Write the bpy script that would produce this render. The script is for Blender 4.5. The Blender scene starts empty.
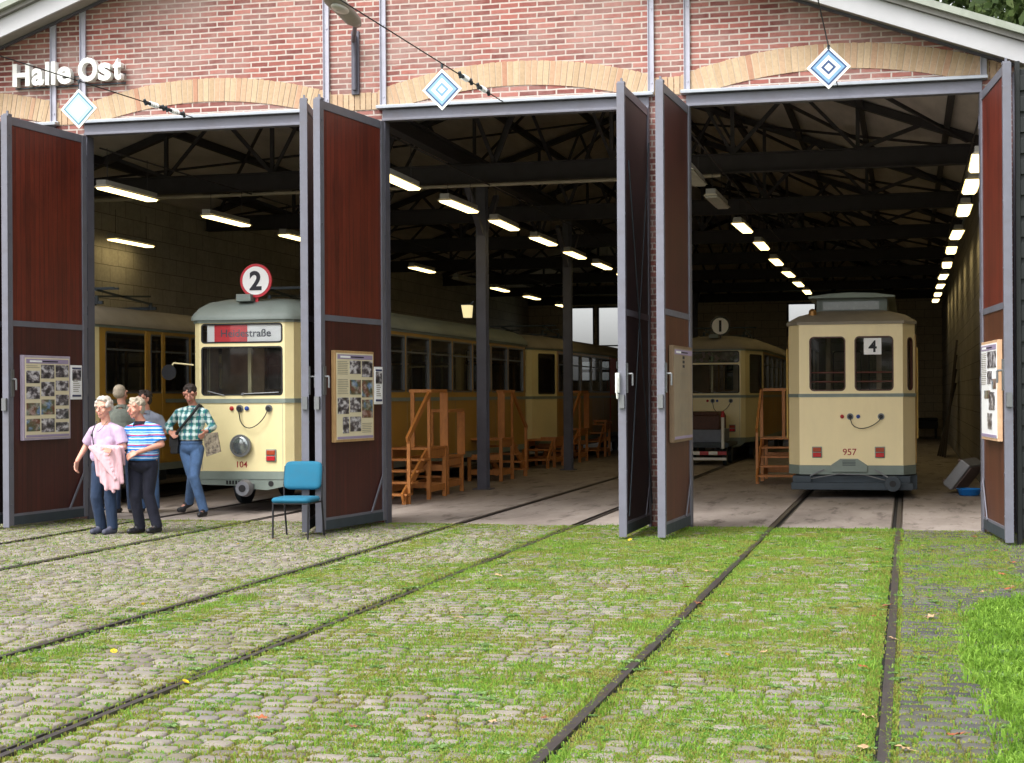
import bpy, bmesh, math, random
import numpy as np
from mathutils import Vector, Matrix
random.seed(7); rng = np.random.default_rng(11)
R = math.radians
S = bpy.context.scene
COL = S.collection

# ------------------------------------------------------------ camera, sky, sun, exposure
cam = bpy.data.objects.new('camera', bpy.data.cameras.new('camera')); COL.objects.link(cam)
cd = cam.data; cd.sensor_width = 36.0; cd.lens = 1620/1024*36.0; cd.clip_end = 2000; cd.clip_start = .1
cd.shift_y = 13.8/1024
th = math.atan(395/1620.); rho = .0059
fw = Vector((-math.sin(th), math.cos(th), 0)); rt = Vector((math.cos(th), math.sin(th), 0)); up = Vector((0, 0, 1))
r2 = math.cos(rho)*rt - math.sin(rho)*up; u2 = math.sin(rho)*rt + math.cos(rho)*up
mw = Matrix((r2, u2, -fw)).transposed().to_4x4(); mw.translation = Vector((0, 0, 1.6))
cam.matrix_world = mw
S.camera = cam

SUN_EL, SUN_AZ = 52, 208          # azimuth measured clockwise from +Y : behind the camera, a little left
wd = bpy.data.worlds.new('World'); S.world = wd; wd.use_nodes = True
nt = wd.node_tree; nt.nodes.clear()
wo = nt.nodes.new('ShaderNodeOutputWorld'); bg = nt.nodes.new('ShaderNodeBackground')
sk = nt.nodes.new('ShaderNodeTexSky'); sk.sky_type = 'NISHITA'; sk.sun_disc = False
sk.sun_elevation = R(SUN_EL); sk.sun_rotation = R(SUN_AZ); sk.dust_density = 4.0; sk.air_density = 1.0; sk.ozone_density = 1.0
hs = nt.nodes.new('ShaderNodeHueSaturation'); hs.inputs['Saturation'].default_value = .12; hs.inputs['Value'].default_value = 1.0
nt.links.new(sk.outputs[0], hs.inputs['Color']); nt.links.new(hs.outputs[0], bg.inputs[0]); nt.links.new(bg.outputs[0], wo.inputs[0])
bg.inputs[1].default_value = .15
sl = bpy.data.lights.new('sun', 'SUN'); sl.energy = .72; sl.angle = R(18); sl.color = (1, .96, .9)
so = bpy.data.objects.new('sun', sl); COL.objects.link(so)
sd = Vector((math.sin(R(SUN_AZ))*math.cos(R(SUN_EL)), math.cos(R(SUN_AZ))*math.cos(R(SUN_EL)), math.sin(R(SUN_EL))))
so.rotation_euler = sd.to_track_quat('Z', 'Y').to_euler(); so.location = sd*40
vs = S.view_settings; S.display_settings.display_device = 'sRGB'
vs.view_transform = 'Standard'; vs.look = 'None'; vs.gamma = 1; vs.use_curve_mapping = False
vs.exposure = 1.32

# ------------------------------------------------------------ materials
def lin(c):
    return tuple((v/255/12.92 if v/255 <= .04045 else ((v/255+.055)/1.055)**2.4) for v in c)
MATS = {}
def newmat(name):
    m = bpy.data.materials.new(name); m.use_nodes = True
    n = m.node_tree; b = n.nodes['Principled BSDF']
    MATS[name] = m
    return m, n, b
def N(n, t, **k):
    o = n.nodes.new(t)
    for a, v in k.items():
        if a.startswith('i_'): o.inputs[a[2:].replace('_', ' ')].default_value = v
        else: setattr(o, a, v)
    return o
def mixc(n, fac, a, b, mode='MIX'):
    o = n.nodes.new('ShaderNodeMix'); o.data_type = 'RGBA'; o.blend_type = mode
    for i, v in ((0, fac), (6, a), (7, b)):
        if hasattr(v, 'is_linked') or hasattr(v, 'links'): n.links.new(v, o.inputs[i])
        else: o.inputs[i].default_value = (v if i == 0 else (*v[:3], 1))
    return o.outputs[2]
def ramp(n, src, stops, interp='LINEAR'):
    o = n.nodes.new('ShaderNodeValToRGB'); cr = o.color_ramp; cr.interpolation = interp
    while len(cr.elements) < len(stops): cr.elements.new(.5)
    for e, (p, c) in zip(cr.elements, stops):
        e.position = p; e.color = (*c, 1) if len(c) == 3 else c
    n.links.new(src, o.inputs[0]); return o.outputs[0]
def obco(n): return n.nodes.new('ShaderNodeTexCoord').outputs['Object']
def mth(n, op, a, b=None, c=None):
    o = n.nodes.new('ShaderNodeMath'); o.operation = op
    for i, v in enumerate((a, b, c)):
        if v is None: continue
        if hasattr(v, 'links'): n.links.new(v, o.inputs[i])
        else: o.inputs[i].default_value = v
    return o.outputs[0]
def noise(n, vec, scale, detail=4, rough=.6, w=0):
    o = n.nodes.new('ShaderNodeTexNoise'); o.inputs['Scale'].default_value = scale
    o.inputs['Detail'].default_value = detail; o.inputs['Roughness'].default_value = rough
    if vec: n.links.new(vec, o.inputs['Vector'])
    return o.outputs[0]
def scl(n, vec, s, loc=(0, 0, 0)):
    o = n.nodes.new('ShaderNodeMapping'); o.inputs['Scale'].default_value = s; o.inputs['Location'].default_value = loc
    n.links.new(vec, o.inputs[0]); return o.outputs[0]
def bump(n, b, h, strength=.3, dist=.01):
    o = n.nodes.new('ShaderNodeBump'); o.inputs['Strength'].default_value = strength; o.inputs['Distance'].default_value = dist
    n.links.new(h, o.inputs['Height']); n.links.new(o.outputs[0], b.inputs['Normal'])
def M(name, col, rough=.6, metal=0., var=.15, vscale=6., bmp=.0, bscale=60., dirt=None, stretch=(1, 1, 1), coat=0):
    """painted / plain surface with mottling and fine bump"""
    if name in MATS: return MATS[name]
    m, n, b = newmat(name); c = lin(col)
    v = scl(n, obco(n), stretch)
    f = noise(n, v, vscale, 6, .65)
    lo = tuple(x*(1-var) for x in c); hi = tuple(min(1, x*(1+var*.7)) for x in c)
    out = ramp(n, f, [(.3, lo), (.7, hi)])
    if dirt:
        f2 = noise(n, v, vscale*.35, 8, .7)
        k = ramp(n, f2, [(.5, (0, 0, 0)), (.75, (1, 1, 1))])
        out = mixc(n, mth(n, 'MULTIPLY', k, dirt[1]), out, lin(dirt[0]))
    n.links.new(out, b.inputs['Base Color'])
    f3 = noise(n, v, vscale*2, 5, .7)
    n.links.new(mth(n, 'ADD', mth(n, 'MULTIPLY', f3, .25), rough-.12), b.inputs['Roughness'])
    b.inputs['Metallic'].default_value = metal
    if coat: b.inputs['Coat Weight'].default_value = coat; b.inputs['Coat Roughness'].default_value = .15
    if bmp: bump(n, b, noise(n, v, bscale, 4, .6), bmp, .004)
    return m
def emit(name, col, s, base=None):
    m, n, b = newmat(name); b.inputs['Base Color'].default_value = (*lin(base or col), 1)
    b.inputs['Emission Color'].default_value = (*lin(col), 1); b.inputs['Emission Strength'].default_value = s
    return m
def glassmat(name, tint=(.8, .84, .84), dirt=.04, ior=1.5):
    m, n, b = newmat(name); n.nodes.remove(b); out = n.nodes['Material Output']
    t = N(n, 'ShaderNodeBsdfTransparent'); t.inputs[0].default_value = (*tint, 1)
    g = N(n, 'ShaderNodeBsdfGlossy'); g.inputs['Roughness'].default_value = .03
    d = N(n, 'ShaderNodeBsdfDiffuse'); d.inputs[0].default_value = (.35, .34, .32, 1)
    fr = N(n, 'ShaderNodeFresnel'); fr.inputs[0].default_value = ior
    m1 = N(n, 'ShaderNodeMixShader'); m2 = N(n, 'ShaderNodeMixShader')
    dn = ramp(n, noise(n, obco(n), 5, 6, .7), [(.35, (dirt*.4,)*3), (.75, (dirt*2.2,)*3)])
    n.links.new(dn, m1.inputs[0]); n.links.new(t.outputs[0], m1.inputs[1]); n.links.new(d.outputs[0], m1.inputs[2])
    n.links.new(fr.outputs[0], m2.inputs[0]); n.links.new(m1.outputs[0], m2.inputs[1]); n.links.new(g.outputs[0], m2.inputs[2])
    n.links.new(m2.outputs[0], out.inputs[0]); return m
def brickmat(name, c1, c2, mortar, bw, rh, ms, rough=.85, axes='xz', wash=None, bs=.5, off=.5, ori=(0, 0, 0)):
    m, n, b = newmat(name); co = obco(n)
    sp = N(n, 'ShaderNodeSeparateXYZ'); n.links.new(co, sp.inputs[0])
    cb = N(n, 'ShaderNodeCombineXYZ')
    n.links.new(sp.outputs['XYZ'.index(axes[0].upper())], cb.inputs[0]); n.links.new(sp.outputs['XYZ'.index(axes[1].upper())], cb.inputs[1])
    # wobble so that courses are not ruler-straight
    wob = noise(n, co, 3, 3, .6)
    wv = N(n, 'ShaderNodeCombineXYZ'); n.links.new(mth(n, 'MULTIPLY', mth(n, 'SUBTRACT', wob, .5), .02), wv.inputs[1]); n.links.new(mth(n, 'MULTIPLY', mth(n, 'SUBTRACT', wob, .5), .03), wv.inputs[0])
    va = N(n, 'ShaderNodeVectorMath', operation='ADD'); n.links.new(cb.outputs[0], va.inputs[0]); n.links.new(wv.outputs[0], va.inputs[1])
    br = N(n, 'ShaderNodeTexBrick'); n.links.new(va.outputs[0], br.inputs[0])
    br.inputs['Scale'].default_value = 1; br.inputs['Brick Width'].default_value = bw; br.inputs['Row Height'].default_value = rh
    br.inputs['Mortar Size'].default_value = ms; br.inputs['Mortar Smooth'].default_value = .25; br.offset = off
    br.inputs['Color1'].default_value = (*lin(c1), 1); br.inputs['Color2'].default_value = (*lin(c2), 1); br.inputs['Mortar'].default_value = (*lin(mortar), 1)
    br.inputs['Bias'].default_value = -.1
    col = br.outputs['Color']
    f = noise(n, co, 14, 6, .7)
    col = mixc(n, .55, col, ramp(n, f, [(.25, (.35, .35, .35)), (.75, (.72, .7, .68))]), 'OVERLAY')
    if wash:
        f2 = noise(n, scl(n, co, (1, 1, 1.6)), .9, 7, .72)
        col = mixc(n, mth(n, 'MULTIPLY', ramp(n, f2, [(.42, (0, 0, 0)), (.66, (1, 1, 1))]), wash[1]), col, lin(wash[0]))
    n.links.new(col, b.inputs['Base Color']); b.inputs['Roughness'].default_value = rough
    h = mth(n, 'ADD', mth(n, 'MULTIPLY', br.outputs['Fac'], -1.), mth(n, 'MULTIPLY', noise(n, co, 70, 4, .7), .35))
    bump(n, b, h, bs, .008); return m

FRAME = M('door_steel_paint', (112, 113, 124), .5, .25, .12, 5, .15, 90, ((92, 80, 74), .4))
DKSTEEL = M('dark_roof_steel', (60, 57, 62), .65, .2, .2)
COLST = M('column_steel_paint', (92, 92, 104), .55, .1, .15, 4, .1, 60, ((60, 55, 52), .4))
STRIP = M('pale_steel_strip', (176, 176, 190), .55, .1, .12, 4, .1, 60, ((112, 108, 112), .4))
GALV = M('galvanised_sheet', (160, 165, 172), .38, .55, .12, 8)
WHITEP = M('white_paint', (232, 232, 228), .5, 0, .04)
FASC = M('fascia_board_paint', (172, 172, 175), .55, 0, .06, 3, .05, 60, ((150, 148, 140), .35))
ROOFT = M('mossy_roof_sheet', (150, 155, 145), .85, 0, .2, 3, .3, 40, ((95, 110, 80), .6))
CREAM = M('tram_cream_paint', (238, 224, 172), .36, 0, .05, 2, .03, 30, ((196, 172, 110), .25), coat=.3)
CREAM2 = M('tram_light_cream_paint', (248, 230, 180), .38, 0, .06, 2, .03, 30, ((200, 172, 120), .4), (1, 1, .35), coat=.3)
LAMPCREAM = M('tram_lamp_tinted_cream', (178, 138, 56), .42, 0, .08, 2, .03, 30, ((150, 118, 50), .3), coat=.2)  # cream with the warm tint of the hall lamps mixed into the colour
GREENG = M('tram_green_grey_paint', (128, 140, 132), .5, 0, .1, 4, .08, 40, ((92, 92, 84), .4))
ROOFG = M('tram_roof_paint', (122, 132, 128), .55, 0, .1, 3, .08, 40, ((92, 92, 84), .4))
ROOFB = M('tram_brown_roof_canvas', (146, 138, 124), .75, 0, .14, 3, .15, 40)
CHASS = M('tram_chassis_paint', (58, 68, 76), .6, .2, .15, 5, .1, 40, ((52, 44, 38), .4))
BLACK = M('black_rubber', (22, 22, 24), .6, 0, .1)
INNER = M('tram_interior', (168, 140, 104), .6, 0, .2)
RED = M('red_paint', (176, 28, 34), .4, 0, .08); BLUE = M('blue_paint', (44, 74, 150), .4, 0, .08)
REDLENS = M('red_lens', (190, 30, 40), .2, 0, .1); ORLENS = M('orange_lens', (170, 70, 40), .2, 0, .1)
CHROME = M('worn_chrome', (190, 190, 190), .2, .9, .1)
DIMCHR = M('dull_metal', (120, 122, 124), .4, .6, .15)
NUMRED = M('number_red', (170, 40, 38), .5); INK = M('ink', (28, 30, 40), .6)
PAPER = M('white_card', (246, 247, 248), .5, 0, .03)
GLASS = glassmat('window_glass', (.74, .77, .77), .03); CLEAR = glassmat('clear_window_glass', (.98, .99, .99), .006)
GREENGL = glassmat('green_blind_glass', (.3, .6, .52), .3)
def woodmat(name, col, col2, sc=(14, 14, .9), rough=.45, bs=.15, plank=None):
    m, n, b = newmat(name); co = obco(n)
    f = noise(n, scl(n, co, sc), 3, 8, .65)
    c = ramp(n, f, [(.28, lin(col2)), (.72, lin(col))])
    c = mixc(n, .35, c, ramp(n, noise(n, co, 1.3, 5, .6), [(.3, tuple(x*.5 for x in lin(col))), (.75, tuple(min(1, x*1.35) for x in lin(col)))]))
    h = f
    if plank:
        sp = N(n, 'ShaderNodeSeparateXYZ'); n.links.new(co, sp.inputs[0])
        fr = mth(n, 'FRACT', mth(n, 'DIVIDE', sp.outputs[plank[0]], plank[1]))
        groove = mth(n, 'LESS_THAN', fr, .05)
        c = mixc(n, groove, c, tuple(x*.3 for x in lin(col2)))
        fl = mth(n, 'FLOOR', mth(n, 'DIVIDE', sp.outputs[plank[0]], plank[1]))
        wn = N(n, 'ShaderNodeTexWhiteNoise', noise_dimensions='1D'); n.links.new(fl, wn.inputs['W'])
        c = mixc(n, 1, c, ramp(n, wn.outputs[0], [(0, (.72,)*3), (1, (1,)*3)]), 'MULTIPLY')
        h = mth(n, 'SUBTRACT', mth(n, 'MULTIPLY', f, .3), groove)
    n.links.new(c, b.inputs['Base Color']); b.inputs['Roughness'].default_value = rough
    bump(n, b, h, bs, .004); return m
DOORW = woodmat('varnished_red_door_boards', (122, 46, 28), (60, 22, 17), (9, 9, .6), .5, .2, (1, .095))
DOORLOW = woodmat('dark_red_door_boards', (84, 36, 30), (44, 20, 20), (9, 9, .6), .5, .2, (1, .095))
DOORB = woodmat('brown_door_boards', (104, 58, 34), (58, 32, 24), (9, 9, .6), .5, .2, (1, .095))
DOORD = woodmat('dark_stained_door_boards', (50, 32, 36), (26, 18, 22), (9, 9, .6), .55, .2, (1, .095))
PINE = woodmat('varnished_pine', (204, 134, 66), (150, 88, 40), (8, 8, 2), .45, .1)
PINE2 = woodmat('light_pine_frame', (196, 160, 112), (160, 122, 80), (8, 8, 2), .5, .1)
BROWNB = woodmat('brown_board', (92, 56, 44), (60, 36, 30), (8, 3, 6), .6, .1)
GREYB = woodmat('weathered_grey_planks', (82, 72, 60), (40, 34, 28), (10, 10, 1), .8, .3)

# ------------------------------------------------------------ mesh helper
class B:
    def __init__(s): s.v = []; s.f = []; s.m = []; s.s = []
    def add(s, vs_, fs, mi=0, sm=False, T=None):
        o = len(s.v)
        for p in vs_:
            p = Vector(p); s.v.append(tuple(T @ p) if T is not None else tuple(p))
        for q in fs: s.f.append(tuple(i+o for i in q)); s.m.append(mi); s.s.append(sm)
        return s
    def box(s, x0, x1, y0, y1, z0, z1, mi=0, T=None):
        x0, x1 = sorted((x0, x1)); y0, y1 = sorted((y0, y1)); z0, z1 = sorted((z0, z1))
        v = [(x0, y0, z0), (x1, y0, z0), (x1, y1, z0), (x0, y1, z0), (x0, y0, z1), (x1, y0, z1), (x1, y1, z1), (x0, y1, z1)]
        return s.add(v, [(3, 2, 1, 0), (4, 5, 6, 7), (0, 1, 5, 4), (1, 2, 6, 5), (2, 3, 7, 6), (3, 0, 4, 7)], mi, False, T)
    def bar(s, p, q, w, h, mi=0, upv=(0, 0, 1), T=None):
        p = Vector(p); q = Vector(q); d = (q-p); L = d.length; d.normalize(); u = Vector(upv)
        if abs(d.dot(u)) > .99: u = Vector((0, 1, 0))
        x = d.cross(u).normalized(); z = x.cross(d).normalized()
        m = Matrix((x, d, z)).transposed().to_4x4(); m.translation = p
        if T is not None: m = T @ m
        return s.box(-w/2, w/2, 0, L, -h/2, h/2, mi, m)
    def cyl(s, p, q, r0, r1=None, n=12, mi=0, caps=True, T=None, sm=True):
        r1 = r0 if r1 is None else r1
        p = Vector(p); q = Vector(q); d = (q-p).normalized(); a = Vector((0, 0, 1)) if abs(d.z) < .9 else Vector((1, 0, 0))
        x = d.cross(a).normalized(); y = d.cross(x)
        vs_ = []
        for c, r in ((p, r0), (q, r1)):
            for i in range(n):
                t = 2*math.pi*i/n; vs_.append(c+(x*math.cos(t)+y*math.sin(t))*r)
        s.add(vs_, [(i, (i+1) % n, n+(i+1) % n, n+i) for i in range(n)], mi, sm, T)
        if caps: s.add(vs_, [tuple(range(n-1, -1, -1)), tuple(range(n, 2*n))], mi, False, T)
        return s
    def path(s, pts, r, n=8, mi=0, T=None):
        for a, b in zip(pts[:-1], pts[1:]): s.cyl(a, b, r, r, n, mi, True, T)
        return s
    def prism(s, poly, y0, y1, mi=0, T=None, ax='y'):
        n = len(poly)
        if ax == 'y': a = [(x, y0, z) for x, z in poly]; b = [(x, y1, z) for x, z in poly]
        elif ax == 'z': a = [(x, y, y0) for x, y in poly]; b = [(x, y, y1) for x, y in poly]
        else: a = [(y0, x, z) for x, z in poly]; b = [(y1, x, z) for x, z in poly]
        return s.add(a+b, [tuple(range(n)), tuple(range(2*n-1, n-1, -1))]+[(i, n+i, n+(i+1) % n, (i+1) % n) for i in range(n)], mi, False, T)
    def sphere(s, c, r, n=14, mi=0, T=None):
        vs_ = []; fs = []; k = n//2
        rr = r if hasattr(r, '__len__') else (r, r, r)
        for j in range(k+1):
            ph = math.pi*j/k
            for i in range(n):
                t = 2*math.pi*i/n; vs_.append((c[0]+rr[0]*math.sin(ph)*math.cos(t), c[1]+rr[1]*math.sin(ph)*math.sin(t), c[2]+rr[2]*math.cos(ph)))
        for j in range(k):
            for i in range(n): fs.append((j*n+i, (j+1)*n+i, (j+1)*n+(i+1) % n, j*n+(i+1) % n))
        return s.add(vs_, fs, mi, True, T)
    def build(s, name, mats, parent=None, world=False, bev=0, fix=True):
        me = bpy.data.meshes.new(name)
        v = s.v
        if world and parent is not None:
            o = Vector((0, 0, 0)); p = parent
            while p is not None: o += p.location; p = p.parent
            v = [(a-o.x, b-o.y, c-o.z) for a, b, c in v]
        me.from_pydata(v, [], s.f)
        if not isinstance(mats, (list, tuple)): mats = [mats]
        for m in mats: me.materials.append(m)
        me.polygons.foreach_set('material_index', s.m); me.polygons.foreach_set('use_smooth', s.s)
        if fix:
            bm = bmesh.new(); bm.from_mesh(me)
            bmesh.ops.remove_doubles(bm, verts=bm.verts, dist=1e-6) if False else None
            bmesh.ops.recalc_face_normals(bm, faces=bm.faces); bm.to_mesh(me); bm.free()
        me.update()
        o = bpy.data.objects.new(name, me); COL.objects.link(o)
        if parent is not None: o.parent = parent
        if bev:
            md = o.modifiers.new('bevel', 'BEVEL'); md.width = bev; md.segments = 2; md.limit_method = 'ANGLE'; md.angle_limit = R(40)
        return o
def tag(o, label=None, cat=None, group=None, kind=None):
    if label: o['label'] = label
    if cat: o['category'] = cat
    if group: o['group'] = group
    if kind: o['kind'] = kind
    return o
def thing(name, label, cat, loc=(0, 0, 0), rz=0, group=None):
    o = bpy.data.objects.new(name, None); COL.objects.link(o); o.location = loc; o.rotation_euler = (0, 0, rz)
    o.empty_display_size = .3
    return tag(o, label, cat, group)
def copy_tree(o, parent=None):
    c = o.copy(); COL.objects.link(c); c.parent = parent
    for ch in [x for x in bpy.data.objects if x.parent is o]: copy_tree(ch, c)
    return c
def npmesh(name, V, F3=None, mats=(), parent=None, smooth=False, F4=None):
    me = bpy.data.meshes.new(name)
    faces = F3 if F3 is not None else F4; k = faces.shape[1]
    me.vertices.add(len(V)); me.vertices.foreach_set('co', V.astype(np.float32).ravel())
    me.loops.add(faces.size); me.loops.foreach_set('vertex_index', faces.astype(np.int32).ravel())
    me.polygons.add(len(faces)); me.polygons.foreach_set('loop_start', np.arange(0, faces.size, k, dtype=np.int32))
    me.polygons.foreach_set('use_smooth', np.full(len(faces), smooth))
    for m in mats: me.materials.append(m)
    me.update(calc_edges=True)
    o = bpy.data.objects.new(name, me); COL.objects.link(o)
    if parent is not None: o.parent = parent
    return o
def text_mesh(txt, size, depth, offset=0, spacing=1.0, xs=1.0):
    cu = bpy.data.curves.new('lettering', 'FONT'); cu.body = txt; cu.size = size; cu.extrude = depth/2; cu.offset = offset
    cu.align_x = 'CENTER'; cu.space_character = spacing; cu.resolution_u = 4
    o = bpy.data.objects.new('lettering', cu); COL.objects.link(o)
    dg = bpy.context.evaluated_depsgraph_get()
    me = bpy.data.meshes.new_from_object(o.evaluated_get(dg)); bpy.data.objects.remove(o); bpy.data.curves.remove(cu)
    n = len(me.vertices); a = np.empty(n*3, np.float32); me.vertices.foreach_get('co', a); a = a.reshape(-1, 3)
    a[:, 0] *= xs
    return me, a
def text_obj(name, txt, height, mat, parent, loc, depth=.004, offset=0, spacing=1.0, xs=1.0, face='-y', fitw=None):
    """upright lettering of real cap height, facing -y (or +x) at parent-local loc = centre"""
    me, a = text_mesh(txt, 1.0, .01, offset, spacing, xs)
    lo = a.min(0); hi = a.max(0); k = height/(hi[1]-lo[1]); c = (lo+hi)/2
    kx = fitw/(hi[0]-lo[0]) if fitw else k
    X = (a[:, 0]-c[0])*kx; Z = (a[:, 1]-c[1])*k; D = (a[:, 2]-c[2])/.01*depth
    if face == '-y': V = np.stack([loc[0]+X, loc[1]-D, loc[2]+Z], 1)
    else: V = np.stack([loc[0]+D, loc[1]+X, loc[2]+Z], 1)
    me.vertices.foreach_set('co', V.astype(np.float32).ravel()); me.update(); me.materials.clear(); me.materials.append(mat)
    o = bpy.data.objects.new(name, me); COL.objects.link(o)
    if parent is not None: o.parent = parent
    return o

# ============================================================ THE YARD
FY = 19.4                      # front face of the hall
RIDGE_X, RIDGE_Z = -6.45, 8.09
EAVE_L, EAVE_R = -14.3, 1.24
SL_R, SL_L = .364, .357
def rake(x): return RIDGE_Z-(SL_R*(x-RIDGE_X) if x > RIDGE_X else SL_L*(RIDGE_X-x))
TRACKS = [(-13.2, -11.7), (-9.70, -8.24), (-5.45, -3.96), (-1.56, -.13)]
RAILS = [x for t in TRACKS for x in t]
# far ground : one sheet to the horizon
m, n, b = newmat('far_ground'); co = obco(n)
c = ramp(n, noise(n, co, .6, 8, .7), [(.3, lin((64, 72, 40))), (.5, lin((92, 96, 60))), (.7, lin((112, 106, 96)))])
n.links.new(c, b.inputs['Base Color']); b.inputs['Roughness'].default_value = .95
g = B(); g.add([(-400, -400, -.06), (400, -400, -.06), (400, 500, -.06), (-400, 500, -.06)], [(0, 1, 2, 3)])
tag(g.build('ground', m), kind='structure')
# moss and soil bed between the setts
m, n, b = newmat('moss_bed'); co = obco(n)
f = noise(n, co, 1.1, 8, .72); f2 = noise(n, co, 22, 5, .7)
c1 = ramp(n, f2, [(.3, lin((62, 62, 26))), (.52, lin((104, 112, 34))), (.75, lin((124, 138, 46)))])
c2 = ramp(n, f2, [(.3, lin((56, 50, 42))), (.75, lin((98, 88, 72)))])
c = mixc(n, ramp(n, f, [(.36, (0, 0, 0)), (.52, (1, 1, 1))]), c2, c1)
n.links.new(c, b.inputs['Base Color']); b.inputs['Roughness'].default_value = .95
bump(n, b, f2, .8, .02)
g = B()
g.add([(-30, -8, -.016), (1.9, -8, -.016), (1.9, 19.55, -.016), (-30, 19.55, -.016)], [(0, 1, 2, 3)])
tag(g.build('soil_bed', m), kind='structure')

# setts : rows parallel to the facade
m, n, b = newmat('stone_setts'); co = obco(n)
geo = N(n, 'ShaderNodeNewGeometry'); rnd = geo.outputs['Random Per Island']
c = ramp(n, rnd, [(0, lin((108, 99, 92))), (.35, lin((130, 121, 113))), (.7, lin((143, 134, 126))), (1, lin((120, 114, 112)))])
sp = N(n, 'ShaderNodeSeparateXYZ'); n.links.new(co, sp.inputs[0])
# setts right of the last rail are darker, wetter basalt
dk = mth(n, 'GREATER_THAN', sp.outputs[0], -.05)
c = mixc(n, dk, c, ramp(n, rnd, [(0, lin((58, 56, 58))), (1, lin((92, 89, 88)))]))
f = noise(n, co, 45, 6, .75); c = mixc(n, .5, c, ramp(n, f, [(.25, (.3,)*3), (.75, (.7,)*3)]), 'OVERLAY')
f3 = noise(n, co, 1.3, 8, .75)
moss = mth(n, 'MULTIPLY', ramp(n, f3, [(.46, (0, 0, 0)), (.66, (1, 1, 1))]), mth(n, 'MULTIPLY', ramp(n, noise(n, co, 30, 5, .7), [(.4, (0, 0, 0)), (.6, (1, 1, 1))]), .75))
c = mixc(n, moss, c, lin((108, 112, 52)))
n.links.new(c, b.inputs['Base Color']); b.inputs['Roughness'].default_value = .72; bump(n, b, f, .45, .006)
SETT = m
ROWS = []
def build_setts():
    V = []; F = []; NP = 8; ROWS.clear()
    ang = (np.arange(NP)+.5)/NP*2*np.pi
    ux = np.sign(np.cos(ang))*np.abs(np.cos(ang))**.3; uy = np.sign(np.sin(ang))*np.abs(np.sin(ang))**.3
    ux /= np.abs(ux).max(); uy /= np.abs(uy).max()
    segs = []
    xs = [-14.0]+[r for r in RAILS if r > -14]+[1.45]
    for a, bb in zip(xs[:-1], xs[1:]): segs.append((a+.075, bb-.085 if bb != 1.45 else bb))
    y = 4.6; base = 0
    while y < 19.42:
        d = random.uniform(.13, .155)
        if y+d > 19.5: break
        for a, bb in segs:
            lo = a; 
            if bb < -y*.75-1.5 or lo > 1.6: continue
            x = lo+random.uniform(-.09, .0); row_hi = bb
            while x < row_hi-.03:
                w = random.choice((random.uniform(.12, .16), random.uniform(.15, .21)))
                x0 = max(x, lo); x1 = min(x+w, row_hi)
                if row_hi-x1 < .06: x1 = row_hi
                x += w
                if x1-x0 < .05: continue
                cx, cy = (x0+x1)/2, y+d/2+random.uniform(-.006, .006)
                if cx > .55 and cy < 12.6+.6*math.sin(cx*4): continue     # lawn corner
                hw, hd = (x1-x0)/2-random.uniform(.004, .009), d/2-random.uniform(.004, .010)
                z = random.uniform(-.006, .003); tx = random.uniform(-.025, .025); ty = random.uniform(-.03, .03); ro = random.uniform(-.02, .02)
                cr, sr = math.cos(ro), math.sin(ro)
                for k, zz in ((1.0, -.022), (.965, -.004), (.80, .002)):
                    px = ux*hw*k*(1+rng.normal(0, .018, NP)); py = uy*hd*k*(1+rng.normal(0, .022, NP))
                    qx = px*cr-py*sr; qy = px*sr+py*cr
                    V.append(np.stack([cx+qx, cy+qy, z+zz+qx*tx+qy*ty], 1))
                V.append(np.array([[cx, cy, z+.006]]))
                i = np.arange(NP); j = (i+1) % NP
                for q in (0, 1):
                    F.append(np.stack([base+q*NP+i, base+q*NP+j, base+(q+1)*NP+j], 1)); F.append(np.stack([base+q*NP+i, base+(q+1)*NP+j, base+(q+1)*NP+i], 1))
                F.append(np.stack([base+2*NP+i, base+2*NP+j, np.full(NP, base+3*NP)], 1))
                base += 3*NP+1
        y += d; ROWS.append(y)
    return np.concatenate(V), np.concatenate(F)
V, F = build_setts()
tag(npmesh('sett_paving', V, F, [SETT], smooth=True), kind='structure')
# outlying paving beyond the detailed setts
OUTP = brickmat('outlying_paving', (150, 140, 130), (124, 116, 106), (96, 104, 50), .17, .145, .014, .9, 'xy', ((110, 114, 56), .5), .6)
g = B()
g.add([(-30, -8, -.008), (1.9, -8, -.008), (1.9, 4.6, -.008), (-30, 4.6, -.008)], [(0, 1, 2, 3)])
g.add([(-30, 4.6, -.008), (-14, 4.6, -.008), (-14, 19.5, -.008), (-30, 19.5, -.008)], [(0, 1, 2, 3)])
tag(g.build('outer_paving', OUTP), kind='structure')

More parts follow.
